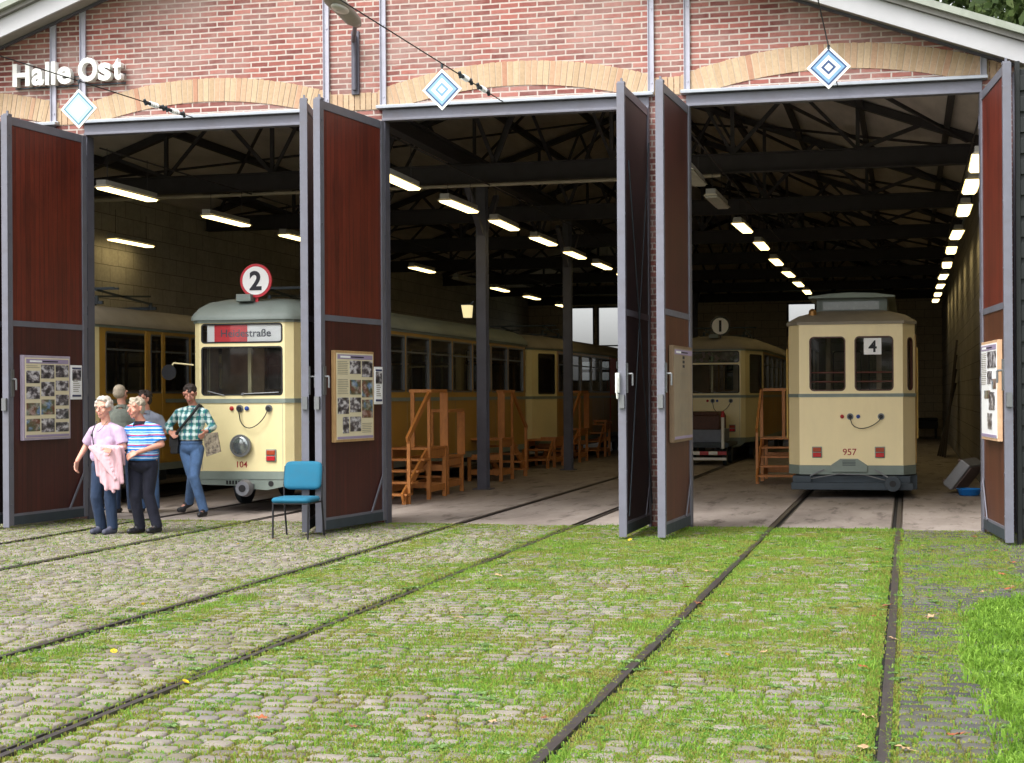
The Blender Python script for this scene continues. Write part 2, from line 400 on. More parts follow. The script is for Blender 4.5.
# tram tracks : each a pair of grooved rails let into the paving
RAILM = M('worn_rail_steel', (80, 74, 74), .45, .5, .25, 8, .2, 50, ((84, 58, 44), .6), (6, .6, 1))
GROOVE = M('rail_groove_shade', (12, 10, 9), .9, 0, .3)  # shade down in the groove, put into a near-black colour
names = ['pair of sunken tram rails at the far left, running under the leftmost door leaf', 'pair of sunken tram rails leading to the cream tram with the round 2 sign',
         'pair of sunken tram rails leading into the empty middle bay beside the wooden steps', 'pair of grass-edged tram rails leading to the small tram with the 4 card']
for (a, bb), lab in zip(TRACKS, names):
    t = thing('tram_track', lab, 'tram track', ((a+bb)/2, 0, 0), 0, 'tram tracks running into the hall')
    for x in (a, bb):
        sgn = -1 if x == bb else 1         # groove lies towards the inside of the gauge
        g = B(); k = x-(a+bb)/2
        hx0, hx1 = (k-(.05 if x > -1.7 else .034), k+.006) if sgn > 0 else (k-.006, k+(.05 if x > -1.7 else .034))
        gx0, gx1 = (k+.006, k+.052) if sgn > 0 else (k-.052, k-.006)
        lx0, lx1 = (gx1, gx1+.016) if sgn > 0 else (gx0-.016, gx0)
        for y0 in np.arange(-8, 19.5, 1.1):
            y1 = y0+1.1; w = random.uniform(-.002, .002)
            g.box(hx0, hx1, y0, y1, -.05, .006+w)
        g.box(lx0, lx1, -8, 19.5, -.05, -.002)
        g.box(hx0, hx1, 19.5, 60.6, -.05, .003); g.box(lx0, lx1, 19.5, 60.6, -.05, .002)
        g.box(gx0, gx1, -8, 60.6, -.05, -.0135, 1)
        g.build('rail', [RAILM, GROOVE], t)

# lawn at the right
m, n, b = newmat('lawn_soil'); co = obco(n)
n.links.new(ramp(n, noise(n, co, 12, 6, .7), [(.3, lin((40, 62, 18))), (.7, lin((84, 120, 34)))]), b.inputs['Base Color']); b.inputs['Roughness'].default_value = .95
g = B(); pts = [(.50, -8)]+[(.42+.05*math.sin(y*1.7)+max(0, y-12.2)**1.6*.55, y) for y in np.arange(4, 14.1, .4)]
pts = [p for p in pts if p[0] < 14]+[(14, 14.2), (14, -8)]
g.add([(x, y, .004) for x, y in pts], [tuple(range(len(pts)))])
tag(g.build('lawn', m), kind='structure')

# grass : blades over the paving joints, thick along rails, lawn at the right
def vnoise(x, y, s, seed):
    r = np.random.default_rng(seed); T = r.random((64, 64)); x = x*s; y = y*s
    i = np.floor(x).astype(int); j = np.floor(y).astype(int); fx = x-i; fy = y-j
    fx = fx*fx*(3-2*fx); fy = fy*fy*(3-2*fy)
    g_ = lambda a, c: T[a % 64, c % 64]
    return (g_(i, j)*(1-fx)+g_(i+1, j)*fx)*(1-fy)+(g_(i, j+1)*(1-fx)+g_(i+1, j+1)*fx)*fy
def fbm(x, y, s, seed): return (vnoise(x, y, s, seed)+.5*vnoise(x, y, s*2.3, seed+1)+.25*vnoise(x, y, s*5.1, seed+2))/1.75
def lawn_edge(y): return .42+.05*np.sin(y*1.7)+np.clip(y-12.2, 0, None)**1.6*.55
def density(x, y):
    d = np.clip((fbm(x, y, .9, 3)-.47)*4.5, 0, 1)*.5+np.clip((fbm(x, y, 3.2, 9)-.5)*5, 0, 1)*.35
    grad = np.clip((x+9)/8, .12, 1)                       # greener towards the right
    d = d*grad*1.25+.06
    g3 = ((x > -1.5) & (x < -.15)); d = np.where(g3, d*.9+.32+.35*np.clip((y-13.5)/4, 0, 1), d)
    g2 = ((x > -3.9) & (x < -1.6)); d = np.where(g2, d*.95+.17+.25*np.clip((y-14.5)/4, 0, 1), d)
    for c_, w_, a_ in ((-.24, .10, 1.), (-1.43, .12, .55), (-1.76, .10, .35), (-5.12, .15, 1.1), (-3.82, .08, .25), (-4.12, .07, .25), (-5.62, .06, .1), (-8.1, .10, .25), (-8.42, .1, .25)):
        d = d+a_*np.exp(-((x-c_)/w_)**2)*np.clip(fbm(x, y, 1.6, 21)*2.2-.45, 0, 1)
    d = d+.55*np.clip((y-18.5)/.8, 0, 1)*np.clip(fbm(x, y, 2., 31)*2.4-.6, 0, 1)*(np.clip((x+12)/3, 0, 1)*.6+.4)
    d = np.where((x > -.05) & (x < lawn_edge(y)), .14+.5*np.clip((fbm(x, y, 1.5, 41)-.42)*4, 0, 1), d)
    d = np.where((x > .95) & (x < lawn_edge(y)), .05, d)
    near = np.min(np.abs(x[:, None]-np.array(RAILS)[None, :]), 1) < .026
    d = np.where(near & (y < 19.1), 0, d)
    return d
def blades(x, y, h, w, bend, green):
    n_ = len(x); az = rng.random(n_)*2*np.pi; la = rng.random(n_)*2*np.pi
    dx, dy = np.cos(az)*w/2, np.sin(az)*w/2
    lx, ly = np.cos(la)*h*bend, np.sin(la)*h*bend
    z0 = np.full(n_, -.012)
    P = np.stack([np.stack([x-dx, y-dy, z0], 1), np.stack([x+dx, y+dy, z0], 1),
                  np.stack([x+dx*.7+lx*.4, y+dy*.7+ly*.4, h*.6], 1), np.stack([x-dx*.7+lx*.4, y-dy*.7+ly*.4, h*.6], 1),
                  np.stack([x+lx, y+ly, h*.6+h*.4*(1-bend*.8)*1.0], 1)], 1)
    i = np.arange(n_)[:, None]*5
    F_ = np.concatenate([i+np.array([[0, 1, 2]]), i+np.array([[0, 2, 3]]), i+np.array([[3, 2, 4]])])
    return P.reshape(-1, 3), F_
def grassmat(name, cols):
    m, n, b = newmat(name); co = obco(n)
    rnd = N(n, 'ShaderNodeNewGeometry').outputs['Random Per Island']
    f = mth(n, 'ADD', mth(n, 'MULTIPLY', noise(n, co, 1.6, 4, .6), .9), mth(n, 'MULTIPLY', mth(n, 'SUBTRACT', rnd, .5), .45))
    c = ramp(n, f, [(.25+.5*i/(len(cols)-1), lin(c_)) for i, c_ in enumerate(cols)])
    n.links.new(c, b.inputs['Base Color']); b.inputs['Roughness'].default_value = .6
    b.inputs['Specular IOR Level'].default_value = .2
    tr = N(n, 'ShaderNodeBsdfTranslucent'); n.links.new(c, tr.inputs[0]); mx = N(n, 'ShaderNodeMixShader'); mx.inputs[0].default_value = .35
    n.links.new(b.outputs[0], mx.inputs[1]); n.links.new(tr.outputs[0], mx.inputs[2]); n.links.new(mx.outputs[0], n.nodes['Material Output'].inputs[0])
    return m
GR1 = grassmat('yellow_green_moss_grass', [(146, 138, 76), (150, 162, 72), (124, 162, 66), (100, 152, 62)])
GR2 = grassmat('lawn_grass', [(94, 130, 44), (120, 158, 54), (152, 186, 80)])
def sample(n_, x0, x1, y0, y1, fn, seed):
    r = np.random.default_rng(seed); x = r.uniform(x0, x1, n_); y = r.uniform(y0, y1, n_)
    # only as wide as what can be seen here or from a step aside
    ok = (x > -.75*y-1.2) & (r.random(n_) < fn(x, y)); return x[ok], y[ok]
rows_ = np.array(ROWS)
def dens1(x, y):
    dist = np.abs(y-rows_[np.clip(np.searchsorted(rows_, y), 1, len(rows_)-1)]); dist = np.minimum(dist, np.abs(y-rows_[np.clip(np.searchsorted(rows_, y)-1, 0, len(rows_)-1)]))
    d = density(x, y); lf_ = np.clip((x+9)/5, .6, 1); return np.where(dist < .024, np.clip(d*1.5+.22, 0, 1)*lf_, d*np.clip(d*1.5-.25, .05, 1)*lf_)
x, y = sample(2600000, -13, 1.5, 5.2, 19.52, dens1, 5)
h = rng.uniform(.004, .015, len(x))*(.7+.8*fbm(x, y, 2.2, 77)); P, F = blades(x, y, h, rng.uniform(.005, .011, len(x)), rng.uniform(.4, 1.6, len(x)), 1)
tag(npmesh('moss_grass', P, F, [GR1]), 'short yellow-green grass and moss in the paving joints', 'grass', kind='stuff')
# taller fresh tufts
def dens2(x, y): return np.clip((density(x, y)-.33)*1.1, 0, 1)*np.clip((fbm(x, y, 2.6, 55)-.45)*5, 0, 1)
x, y = sample(420000, -13, 1.5, 5.2, 19.52, dens2, 6)
h = rng.uniform(.015, .05, len(x)); P, F = blades(x, y, h, rng.uniform(.004, .010, len(x)), rng.uniform(.2, .8, len(x)), 1)
tag(npmesh('grass_tufts', P, F, [GR2]), 'fresh green grass tufts along the tram rails and joints', 'grass', kind='stuff')
def dens3(x, y): return np.where(x > lawn_edge(y)-.14*rng.random(len(x))**2+.12*(fbm(x, y, 6, 71)-.5), np.clip(.45+1.6*(fbm(x, y, 5, 61)-.35), .15, 1), 0)
x, y = sample(230000, .3, 4.2, 5.5, 14.6, dens3, 8)
h = rng.uniform(.02, .07, len(x))*(.45+1.3*fbm(x, y, 4.5, 91)); P, F = blades(x, y, h, rng.uniform(.005, .014, len(x)), rng.uniform(.3, 1.3, len(x)), 1)
tag(npmesh('lawn_grass', P, F, [GR2]), 'bright green unmown grass of the lawn at the right', 'grass', kind='stuff')
# broad weed leaves (clover, dandelion rosettes)
def rosette(cx, cy, r, out, n_=7):
    for i in range(n_):
        a = 2*math.pi*i/n_+random.random()*.6; L = r*random.uniform(.6, 1.1); w = L*.22; ca, sa = math.cos(a), math.sin(a)
        pts = [(0, -.15*w), (L*.35, -w*.7), (L*.75, -w), (L, 0), (L*.75, w), (L*.35, w*.7), (0, .15*w)]
        zz = [.0, .014, .016, .006, .016, .014, .0]
        o = len(out[0]); out[0].extend([(cx+x*ca-y_*sa, cy+x*sa+y_*ca, .004+z_*r*12) for (x, y_), z_ in zip(pts, zz)])
        out[1].extend([(o, o+1, o+2), (o, o+2, o+3), (o, o+3, o+4), (o, o+4, o+5), (o, o+5, o+6)])
out = [[], []]
for k in range(2600):
    x_ = random.uniform(-11, 1.2); y_ = random.uniform(6, 19.3)
    dd = float(density(np.array([x_]), np.array([y_]))[0])
    if random.random() < dd*.9: rosette(x_, y_, random.uniform(.02, .06), out, random.randint(5, 8))
for k in range(900):
    y_ = random.uniform(6, 14); x_ = random.uniform(.5, 2.6)
    if x_ > float(lawn_edge(np.array([y_]))[0]): rosette(x_, y_, random.uniform(.03, .09), out, 7)
GR3 = grassmat('weed_leaf', [(96, 128, 66), (118, 150, 84), (152, 178, 122)])
tag(npmesh('weeds', np.array(out[0]), np.array(out[1]), [GR3]), 'broad-leaved weeds and clover scattered in the joints', 'weeds', kind='stuff')

# ============================================================ THE HALL
m, n, b = newmat('hall_concrete_floor'); co = obco(n)
f = noise(n, scl(n, co, (1, .35, 1)), 1.2, 8, .7)
c = ramp(n, f, [(.3, lin((124, 114, 108))), (.55, lin((158, 147, 140))), (.8, lin((176, 166, 159)))])
f2 = noise(n, scl(n, co, (2.2, .5, 1)), 1.7, 5, .7)
c = mixc(n, mth(n, 'MULTIPLY', ramp(n, f2, [(.54, (0, 0, 0)), (.66, (1, 1, 1))]), .7), c, lin((64, 54, 48)))
n.links.new(c, b.inputs['Base Color']); b.inputs['Roughness'].default_value = .7; bump(n, b, noise(n, co, 60, 5, .7), .15, .004)
CONC = m
g = B(); edges = [-14.2]
for x in RAILS: edges += [x-.069, x+.069]
edges.append(1.25)
for i in range(0, len(edges), 2): g.box(edges[i], edges[i+1], 19.5, 61.3, -.2, 0)
for x in RAILS: g.box(x-.069, x+.069, 19.5, 61.3, -.2, -.05)
tag(g.build('hall_floor', CONC), kind='structure')

hall = thing('tram_hall', 'red brick tram hall with yellow brick arches, open folding doors and white gable boards', 'building', (-6.5, FY, 0))
def P_(g, name, mats, bev=0, parent=None): return g.build(name, mats, parent or hall, True, bev)
BRICK = brickmat('red_brick', (112, 58, 54), (164, 102, 92), (184, 172, 164), .235, .0685, .011, .85, 'xz', ((172, 150, 142), .6), .7)
BRICKIN = brickmat('pier_side_brick', (140, 66, 50), (160, 90, 70), (180, 165, 150), .235, .0685, .011, .85, 'yz', None, .6)
m, n, b = newmat('yellow_brick'); co = obco(n)
rnd = N(n, 'ShaderNodeNewGeometry').outputs['Random Per Island']
c = ramp(n, rnd, [(0, lin((176, 150, 120))), (.5, lin((192, 168, 138))), (.9, lin((184, 152, 124))), (1, lin((172, 126, 102)))])
c = mixc(n, .4, c, ramp(n, noise(n, co, 30, 6, .7), [(.25, (.3,)*3), (.75, (.7,)*3)]), 'OVERLAY')
n.links.new(c, b.inputs['Base Color']); b.inputs['Roughness'].default_value = .85; bump(n, b, noise(n, co, 80, 4, .7), .4, .004)
YBRICK = m
MORTAR = M('arch_mortar', (190, 172, 150), .9, 0, .1, 20, .3, 80)
OPEN = [(-13.95, -10.92), (-10.48, -7.13), (-6.37, -3.0), (-2.55, .86)]
ZT = 5.2
# piers
xs = [EAVE_L+.05, OPEN[0][0], OPEN[0][1], OPEN[1][0], OPEN[1][1], OPEN[2][0], OPEN[2][1], OPEN[3][0], OPEN[3][1], EAVE_R-.03]
for i in range(0, 10, 2):
    g = B()
    g.add([(xs[i], FY, 0), (xs[i+1], FY, 0), (xs[i+1], FY, ZT), (xs[i], FY, ZT)], [(0, 1, 2, 3)])
    for xx in (xs[i], xs[i+1]): g.add([(xx, FY, 0), (xx, FY+.13, 0), (xx, FY+.13, ZT), (xx, FY, ZT)], [(0, 1, 2, 3)], 1)
    g.add([(xs[i], FY+.13, 0), (xs[i+1], FY+.13, 0), (xs[i+1], FY+.13, ZT), (xs[i], FY+.13, ZT)], [(0, 1, 2, 3)])
    P_(g, 'brick_pier', [BRICK, BRICKIN])
g = B()
up_ = [(EAVE_L+.05, ZT), (EAVE_R-.03, ZT), (EAVE_R-.03, rake(EAVE_R)+.12), (RIDGE_X, RIDGE_Z+.12), (EAVE_L+.05, rake(EAVE_L)+.12)]
g.prism(up_, FY, FY+.13)
P_(g, 'gable_wall', BRICK)
# voussoir arches, springing from yellow blocks on the piers
for (a, bb) in OPEN:
    g = B(); cx = (a+bb)/2; hw = (bb-a)/2; Rin = 5.5; zc = 5.415-Rin; th_ = .30
    amax = math.asin((hw+.02)/(Rin+th_*.5)); nn = 46
    for i in range(nn):
        t0 = -amax+2*amax*i/nn+.0011; t1 = -amax+2*amax*(i+1)/nn-.0011
        pr = .012+random.uniform(-.003, .003)
        q = [(cx+r*math.sin(t), zc+r*math.cos(t)) for t, r in ((t0, Rin), (t1, Rin), (t1, Rin+th_+random.uniform(-.006, .006)), (t0, Rin+th_+random.uniform(-.006, .006)))]
        q = [(x, max(z, ZT+.005)) for x, z in q]
        if max(z for x, z in q)-min(z for x, z in q) < .02: continue
        if q[0][1] > ZT+.01 or q[2][1] > ZT+.03: g.prism(q, FY-pr, FY+.02)
    P_(g, 'brick_arch', YBRICK, .003)
    g = B(); q = []
    for i in range(25): t = -amax+2*amax*i/24; q.append((cx+(Rin+th_-.004)*math.sin(t), zc+(Rin+th_-.004)*math.cos(t)))
    for i in range(24, -1, -1): t = -amax+2*amax*i/24; q.append((cx+(Rin+.004)*math.sin(t), max(ZT+.004, zc+(Rin+.004)*math.cos(t))))
    for j in range(24): g.prism([q[j], q[j+1], q[48-j], q[49-j]], FY-.007, FY+.01)
    P_(g, 'arch_joints', MORTAR)
for a, bb in ((OPEN[0][1], OPEN[1][0]), (OPEN[1][1], OPEN[2][0]), (OPEN[2][1], OPEN[3][0]), (OPEN[3][1], EAVE_R-.05)):
    g = B(); xx = a+.006; k = max(3, int((bb-a)/.075)); w = (bb-a-.01)/k
    for i in range(k): g.box(a+.005+i*w+.004, a+.005+(i+1)*w-.004, FY-.013, FY+.02, ZT+.004, 5.42+random.uniform(-.01, .01))
    P_(g, 'springer_block', YBRICK, .003)
# steel strips on the facade
for x in (-10.93, -10.50, -7.115, -6.36, -2.975, -2.54, .875):
    g = B(); g.box(x-.035, x+.035, FY-.045, FY-.016, 5.19, rake(x)+.05); g.box(x-.035, x-.027, FY-.07, FY-.0452, 5.19, rake(x)+.05)
    for z in np.arange(5.35, rake(x), .9): g.cyl((x+.01, FY-.056, z), (x+.01, FY-.044, z), .01, n=6)
    P_(g, 'steel_strip', STRIP)
# flashing, lintel, jambs
for a, bb in OPEN:
    g = B(); g.box(a-.06, bb+.06, FY-.13, FY-.05, 5.195, 5.235); g.box(a-.06, bb+.06, FY-.05, FY-.014, 5.195, 5.25); P_(g, 'flashing', GALV, .004)
    g = B(); g.box(a, bb, FY-.05, FY+.14, 5.06, 5.19); g.box(a, bb, FY-.075, FY-.0505, 5.045, 5.075); P_(g, 'lintel', FRAME, .005)
    for s_, x in ((1, a), (-1, bb)):
        g = B(); g.box(x+s_*.002, x+s_*.035, FY-.04, FY+.14, 0, 5.044)
        for z in (.5, 1.7, 2.6, 3.7, 4.7): g.cyl((x+s_*.02, FY-.075, z-.08), (x+s_*.02, FY-.075, z+.08), .028, n=10)
        P_(g, 'door_jamb', COLST, .004)
# corner post
g = B(); g.box(EAVE_R-.05, EAVE_R+.06, FY-.10, FY+.02, 0, 5.25); g.box(EAVE_R+.061, EAVE_R+.075, FY-.16, FY+.1, 0, 5.25)
for z in (4.9, 5.05, 4.1, 3.0): g.cyl((EAVE_R, FY-.115, z), (EAVE_R, FY-.1, z), .014, n=8)
P_(g, 'corner_post', COLST, .004)
# side walls and back wall of large blocks
BLOCK = brickmat('concrete_block_wall', (178, 174, 166), (168, 164, 156), (112, 108, 102), .62, .31, .008, .85, 'yz', ((120, 112, 98), .4), .35)
BLOCKB = brickmat('back_block_wall', (206, 194, 172), (198, 186, 164), (140, 130, 112), .62, .31, .008, .85, 'xz', None, .3)
g = B(); g.box(1.26, 1.5, FY+.39, 61.3, 0, 5.42); P_(g, 'side_wall', BLOCK)
g = B(); g.box(-14.45, -14.2, FY+.39, 61.3, 0, 5.42); P_(g, 'side_wall', BLOCK)
def wall_grid(g, u0, u1, z0, z1, holes, put, mi=0):
    us = sorted({u0, u1, *[h[0] for h in holes], *[h[1] for h in holes]}); zs = sorted({z0, z1, *[h[2] for h in holes], *[h[3] for h in holes]})
    for a, c in zip(us[:-1], us[1:]):
        for d, e in zip(zs[:-1], zs[1:]):
            mu, mz = (a+c)/2, (d+e)/2
            if any(h[0] < mu < h[1] and h[2] < mz < h[3] for h in holes): continue
            put(a, c, d, e)
BW = [(-12.8, -11.62, 2.1, 4.98), (-11.5, -10.3, 2.1, 4.98), (-4.32, -3.25, 2.1, 4.98)]
g = B(); wall_grid(g, -14.2, 1.26, 0, 5.42, BW, lambda a, c, d, e: g.box(a, c, 61.0, 61.3, d, e))
g.prism([(-14.2, 5.42), (1.26, 5.42), (RIDGE_X, RIDGE_Z+.1)], 61.0, 61.3)
P_(g, 'back_wall', BLOCKB)
for x0, x1, z0, z1 in BW:
    g = B(); w = .06
    for q in ((x0, x0+w, z0, z1), (x1-w, x1, z0, z1), (x0+w, x1-w, z0, z0+w), (x0+w, x1-w, z1-w, z1)): g.box(q[0], q[1], 61.02, 61.1, q[2], q[3])
    g.box(x0+w, x1-w, 61.03, 61.09, 3.45, 3.5); wn_ = P_(g, 'window', DKSTEEL)
    g = B(); g.add([(x0+w, 61.055, z0+w), (x1-w, 61.055, z0+w), (x1-w, 61.055, z1-w), (x0+w, 61.055, z1-w)], [(0, 1, 2, 3)]); P_(g, 'pane', CLEAR, parent=wn_)
# roof : two slabs, soffit inside, fascia boards at the gable
UNDER = M('roof_underside_boards', (206, 198, 194), .85, 0, .2, 3, .2, 40, None, (1, .2, 1))
for s_, xe, sl_ in ((1, EAVE_R+.12, SL_R), (-1, EAVE_L-.12, SL_L)):
    ze = rake(xe)
    g = B(); g.prism([(RIDGE_X, RIDGE_Z+.30), (xe, ze+.30), (xe, ze+.38), (RIDGE_X, RIDGE_Z+.38)], 18.80, 61.6); P_(g, 'roof', ROOFT)
    g = B(); g.prism([(RIDGE_X, RIDGE_Z+.12), (xe-s_*.15, rake(xe-s_*.15)+.12), (xe-s_*.15, rake(xe-s_*.15)+.29), (RIDGE_X, RIDGE_Z+.29)], FY+.1, 61.4); P_(g, 'roof_lining', UNDER)
    g = B(); g.prism([(RIDGE_X, RIDGE_Z), (xe-.0, ze), (xe-.0, ze+.235), (RIDGE_X, RIDGE_Z+.235)], 18.93, 18.97); P_(g, 'fascia_board', FASC)
    g = B(); g.prism([(RIDGE_X, RIDGE_Z+.24), (xe, ze+.24), (xe, ze+.299), (RIDGE_X, RIDGE_Z+.299)], 18.87, 18.99); P_(g, 'fascia_trim', M('grey_trim', (128, 126, 122), .6))
    g = B(); g.prism([(RIDGE_X, RIDGE_Z+.06), (xe-s_*.02, ze+.06), (xe-s_*.02, ze+.10), (RIDGE_X, RIDGE_Z+.10)], 18.975, FY-.001); P_(g, 'gable_soffit', M('soffit_board', (150, 146, 140), .7))
    g = B(); g.prism([(RIDGE_X, RIDGE_Z+.02), (xe-s_*.1, rake(xe-s_*.1)+.02), (xe-s_*.1, rake(xe-s_*.1)+.05), (RIDGE_X, RIDGE_Z+.05)], FY-.1, FY-.05); P_(g, 'gable_angle', COLST)
g = B()
for k in range(12):
    t0, t1 = math.pi+math.pi*k/12, math.pi+math.pi*(k+1)/12; gx, gz = EAVE_R+.2, rake(EAVE_R)+.24
    q = [(gx+.07*math.cos(t0), gz+.07*math.sin(t0)), (gx+.07*math.cos(t1), gz+.07*math.sin(t1)), (gx+.064*math.cos(t1), gz+.064*math.sin(t1)), (gx+.064*math.cos(t0), gz+.064*math.sin(t0))]
    g.prism(q, 18.8, 61.5)
P_(g, 'gutter', COLST)
# roof trusses
def zr(x): return rake(x)+.1
for ty in np.arange(25.4, 61, 5.9):
    g = B(); xl, xr = -14.15, 1.2
    g.box(xl, xr, ty-.04, ty+.04, 5.07, 5.33); g.box(xl, xr, ty-.09, ty+.09, 5.05, 5.068); g.box(xl, xr, ty-.09, ty+.09, 5.332, 5.35)
    for s_, xe in ((1, xr), (-1, xl)):
        g.bar((RIDGE_X, ty, RIDGE_Z), (xe, ty, rake(xe)+.05), .14, .12)
        k = 4
        for i in range(k):
            xa = RIDGE_X+(xe-RIDGE_X)*i/k; xb = RIDGE_X+(xe-RIDGE_X)*(i+1)/k; xm = (xa+xb)/2
            if i < k-1 or True:
                g.bar((xa, ty-.02, 5.34), (xm, ty-.02, rake(xm)+.02), .06, .06)
                g.bar((xm, ty+.02, rake(xm)+.02), (xb, ty+.02, 5.34), .05, .05)
            if i: g.bar((xa, ty, 5.34), (xa, ty, rake(xa)), .06, .06)
    P_(g, 'roof_truss', DKSTEEL)
# light bracing between trusses and purlins
g = B()
for x in np.linspace(-13.4, .6, 12): g.box(x-.04, x+.04, FY+.4, 60.9, rake(x)-.02, rake(x)+.115)
P_(g, 'purlins', DKSTEEL)
for ty in np.arange(19.9, 55, 5.9):
    g = B()
    for xa, xb in ((-13.8, -10.4), (-10.2, -6.7), (-6.2, -3.0), (-2.8, .9)):
        g.bar((xa, ty, rake(xa)-.05), (xb, ty+5.3, rake(xb)-.05), .045, .045); g.bar((xb, ty, rake(xb)-.05), (xa, ty+5.3, rake(xa)-.05), .045, .045)
    P_(g, 'roof_bracing', DKSTEEL)
# centre columns with the girder they carry
for y in (26.75, 33.9, 41.0, 48.2, 55.3):
    g = B(); x = -7.03
    g.box(x-.085, x+.085, y-.10, y-.088, 0, 5.3); g.box(x-.085, x+.085, y+.088, y+.10, 0, 5.3); g.box(x-.009, x+.009, y-.0878, y+.0878, 0, 5.3)
    g.box(x-.16, x+.16, y-.15, y+.15, 0, .02)
    for z in np.arange(.3, 5.2, .42):
        for dx in (-.055, .055): g.cyl((x+dx, y-.108, z), (x+dx, y-.1, z), .013, n=6)
    g.bar((x, y, 4.3), (x, y-1.0, 5.1), .09, .09); g.bar((x, y, 4.3), (x, y+1.0, 5.1), .09, .09)
    P_(g, 'column', COLST)
g = B(); g.box(-7.17, -6.99, FY+.4, 60.9, 5.36, 5.39); g.box(-7.17, -6.99, FY+.4, 60.9, 5.60, 5.63); g.box(-7.09, -7.07, FY+.4, 60.9, 5.391, 5.599)
P_(g, 'girder', DKSTEEL)
g = B(); g.cyl((-14.1, 25.25, 4.97), (-.2-2.6, 25.25, 5.0), .028, n=8)
P_(g, 'conduit_pipe', M('pale_pipe', (176, 168, 150), .5))
g = B(); g.path([(-3.3, 23.2, 5.0), (-3.3, 23.2, 3.8), (-3.6, 23.2, 3.8)], .014, 6); P_(g, 'thin_pipe', M('pale_pipe', (176, 168, 150)))

# door leaves
def leaf(hx, fx, panel, facing, lab, rod=False, hand=True, gus=True, panel_low=None):
    """hinge at (hx, FY-.08), free edge at (fx, 17.64); facing = +1/-1 : side of the boards in view"""
    hy = FY-.10; fy = 17.64; L = math.hypot(fx-hx, hy-fy); a = math.atan2(fy-hy, fx-hx)
    # local frame: +Y from free edge to hinge, X across
    T = Matrix.Translation((fx, fy, 0)) @ Matrix.Rotation(math.atan2(hy-fy, hx-fx)-math.pi/2, 4, 'Z')
    def TB(g, name, mats, parent, bev=0): 
        o = bpy.data.objects.new('x', None); 
        ob = g.build(name, mats, parent, False, bev); return ob
    root_loc = T
    zt = 5.03; g = B(); w = .036
    g.box(-w, w, 0, .10, .05, zt); g.box(-w, w, L-.09, L, .05, zt)
    g.box(-w*.8, w*.8, .10, L-.09, .05, .19); g.box(-w*.8, w*.8, .10, L-.09, zt-.10, zt-.001); g.box(-w*.8, w*.8, .10, L-.09, 2.48, 2.55)
    g.box(-w-.008, w+.008, -.012, -.001, .03, zt+.01)                 # cover strip on the meeting edge
    g.box(-w*1.1, w*1.1, .02, .10, zt+.001, zt+.03); g.box(-.012, .012, .05, .07, zt+.0301, zt+.07)
    for z in (.6, 1.75, 2.9, 4.6): g.cyl((0, L+.02, z-.1), (0, L+.02, z+.1), .026, n=10)
    for s_ in (-1, 1):
        if gus: g.bar((s_*(w+.004), L-.10, .62), (s_*(w+.004), L-.42, .17), .012, .035)
        for z in (.3, .75, 1.3, 2.1, 2.9, 3.6, 4.3, 4.8): g.cyl((s_*w, .05, z), (s_*(w+.008), .05, z), .011, n=6)
    lf = g.build('door_leaf', FRAME if not rod else FRAME, hall, False, .003)
    lf.matrix_local = Matrix.Translation(-hall.location) @ T
    if lab: lf['label'] = lab
    g = B(); g.box(-.018, .018, .10, L-.09, .19, 2.48); g.build('boards', panel_low or (DOORLOW if panel is DOORW else panel), lf)
    g = B(); g.box(-.018, .018, .10, L-.09, 2.55, zt-.10); g.build('boards', panel, lf)
    # bottom kick rail, darker
    g = B(); g.box(-w*.8-.003, w*.8+.003, .101, L-.091, .052, .16); g.build('kick_rail', CHASS, lf)
    if hand:
        g = B(); s_ = facing
        g.box(s_*(w+.002), s_*(w+.02), .03, .09, 1.62, 1.95); g.path([(s_*(w+.02), .06, 1.83), (s_*(w+.07), .06, 1.83), (s_*(w+.07), .06, 1.70)], .012, 8)
        g.box(-.03, .03, -.05, -.015, 1.45, 1.6)
        g.build('handle', DIMCHR, lf)
    if rod:
        g = B(); s_ = facing; g.cyl((s_*.045, .14, .25), (s_*.045, L-.12, 4.6), .008, n=6); g.cyl((s_*.06, .14, 4.2), (s_*.06, L-.12, .3), .008, n=6); g.build('tension_rod', CHASS, lf)
    return lf, T, L
lv = {}
lv['L1'] = leaf(-10.46, -10.62, DOORW, 1, 'door leaf of red brown boards beside the lettering, carrying a photo board')
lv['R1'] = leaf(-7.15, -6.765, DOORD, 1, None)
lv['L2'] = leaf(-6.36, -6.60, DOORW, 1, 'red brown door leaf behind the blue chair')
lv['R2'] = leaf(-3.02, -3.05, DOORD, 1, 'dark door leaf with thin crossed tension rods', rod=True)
lv['L3'] = leaf(-2.53, -2.62, DOORLOW, 1, None, panel_low=DOORB)
lv['R3'] = leaf(.86, 1.03, DOORW, -1, None, panel_low=DOORB)
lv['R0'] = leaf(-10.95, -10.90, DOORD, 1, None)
lv['L0'] = leaf(-13.92, -14.1, DOORW, 1, None)
# white latch bracket on the dark leaf
g = B(); g.box(-.06, -.02, -.09, -.02, 1.62, 1.84); g.path([(-.04, -.10, 1.80), (-.04, -.12, 1.66), (-.04, -.08, 1.56), (-.04, -.03, 1.60)], .011, 8)
g.build('latch', WHITEP, lv['R2'][0])

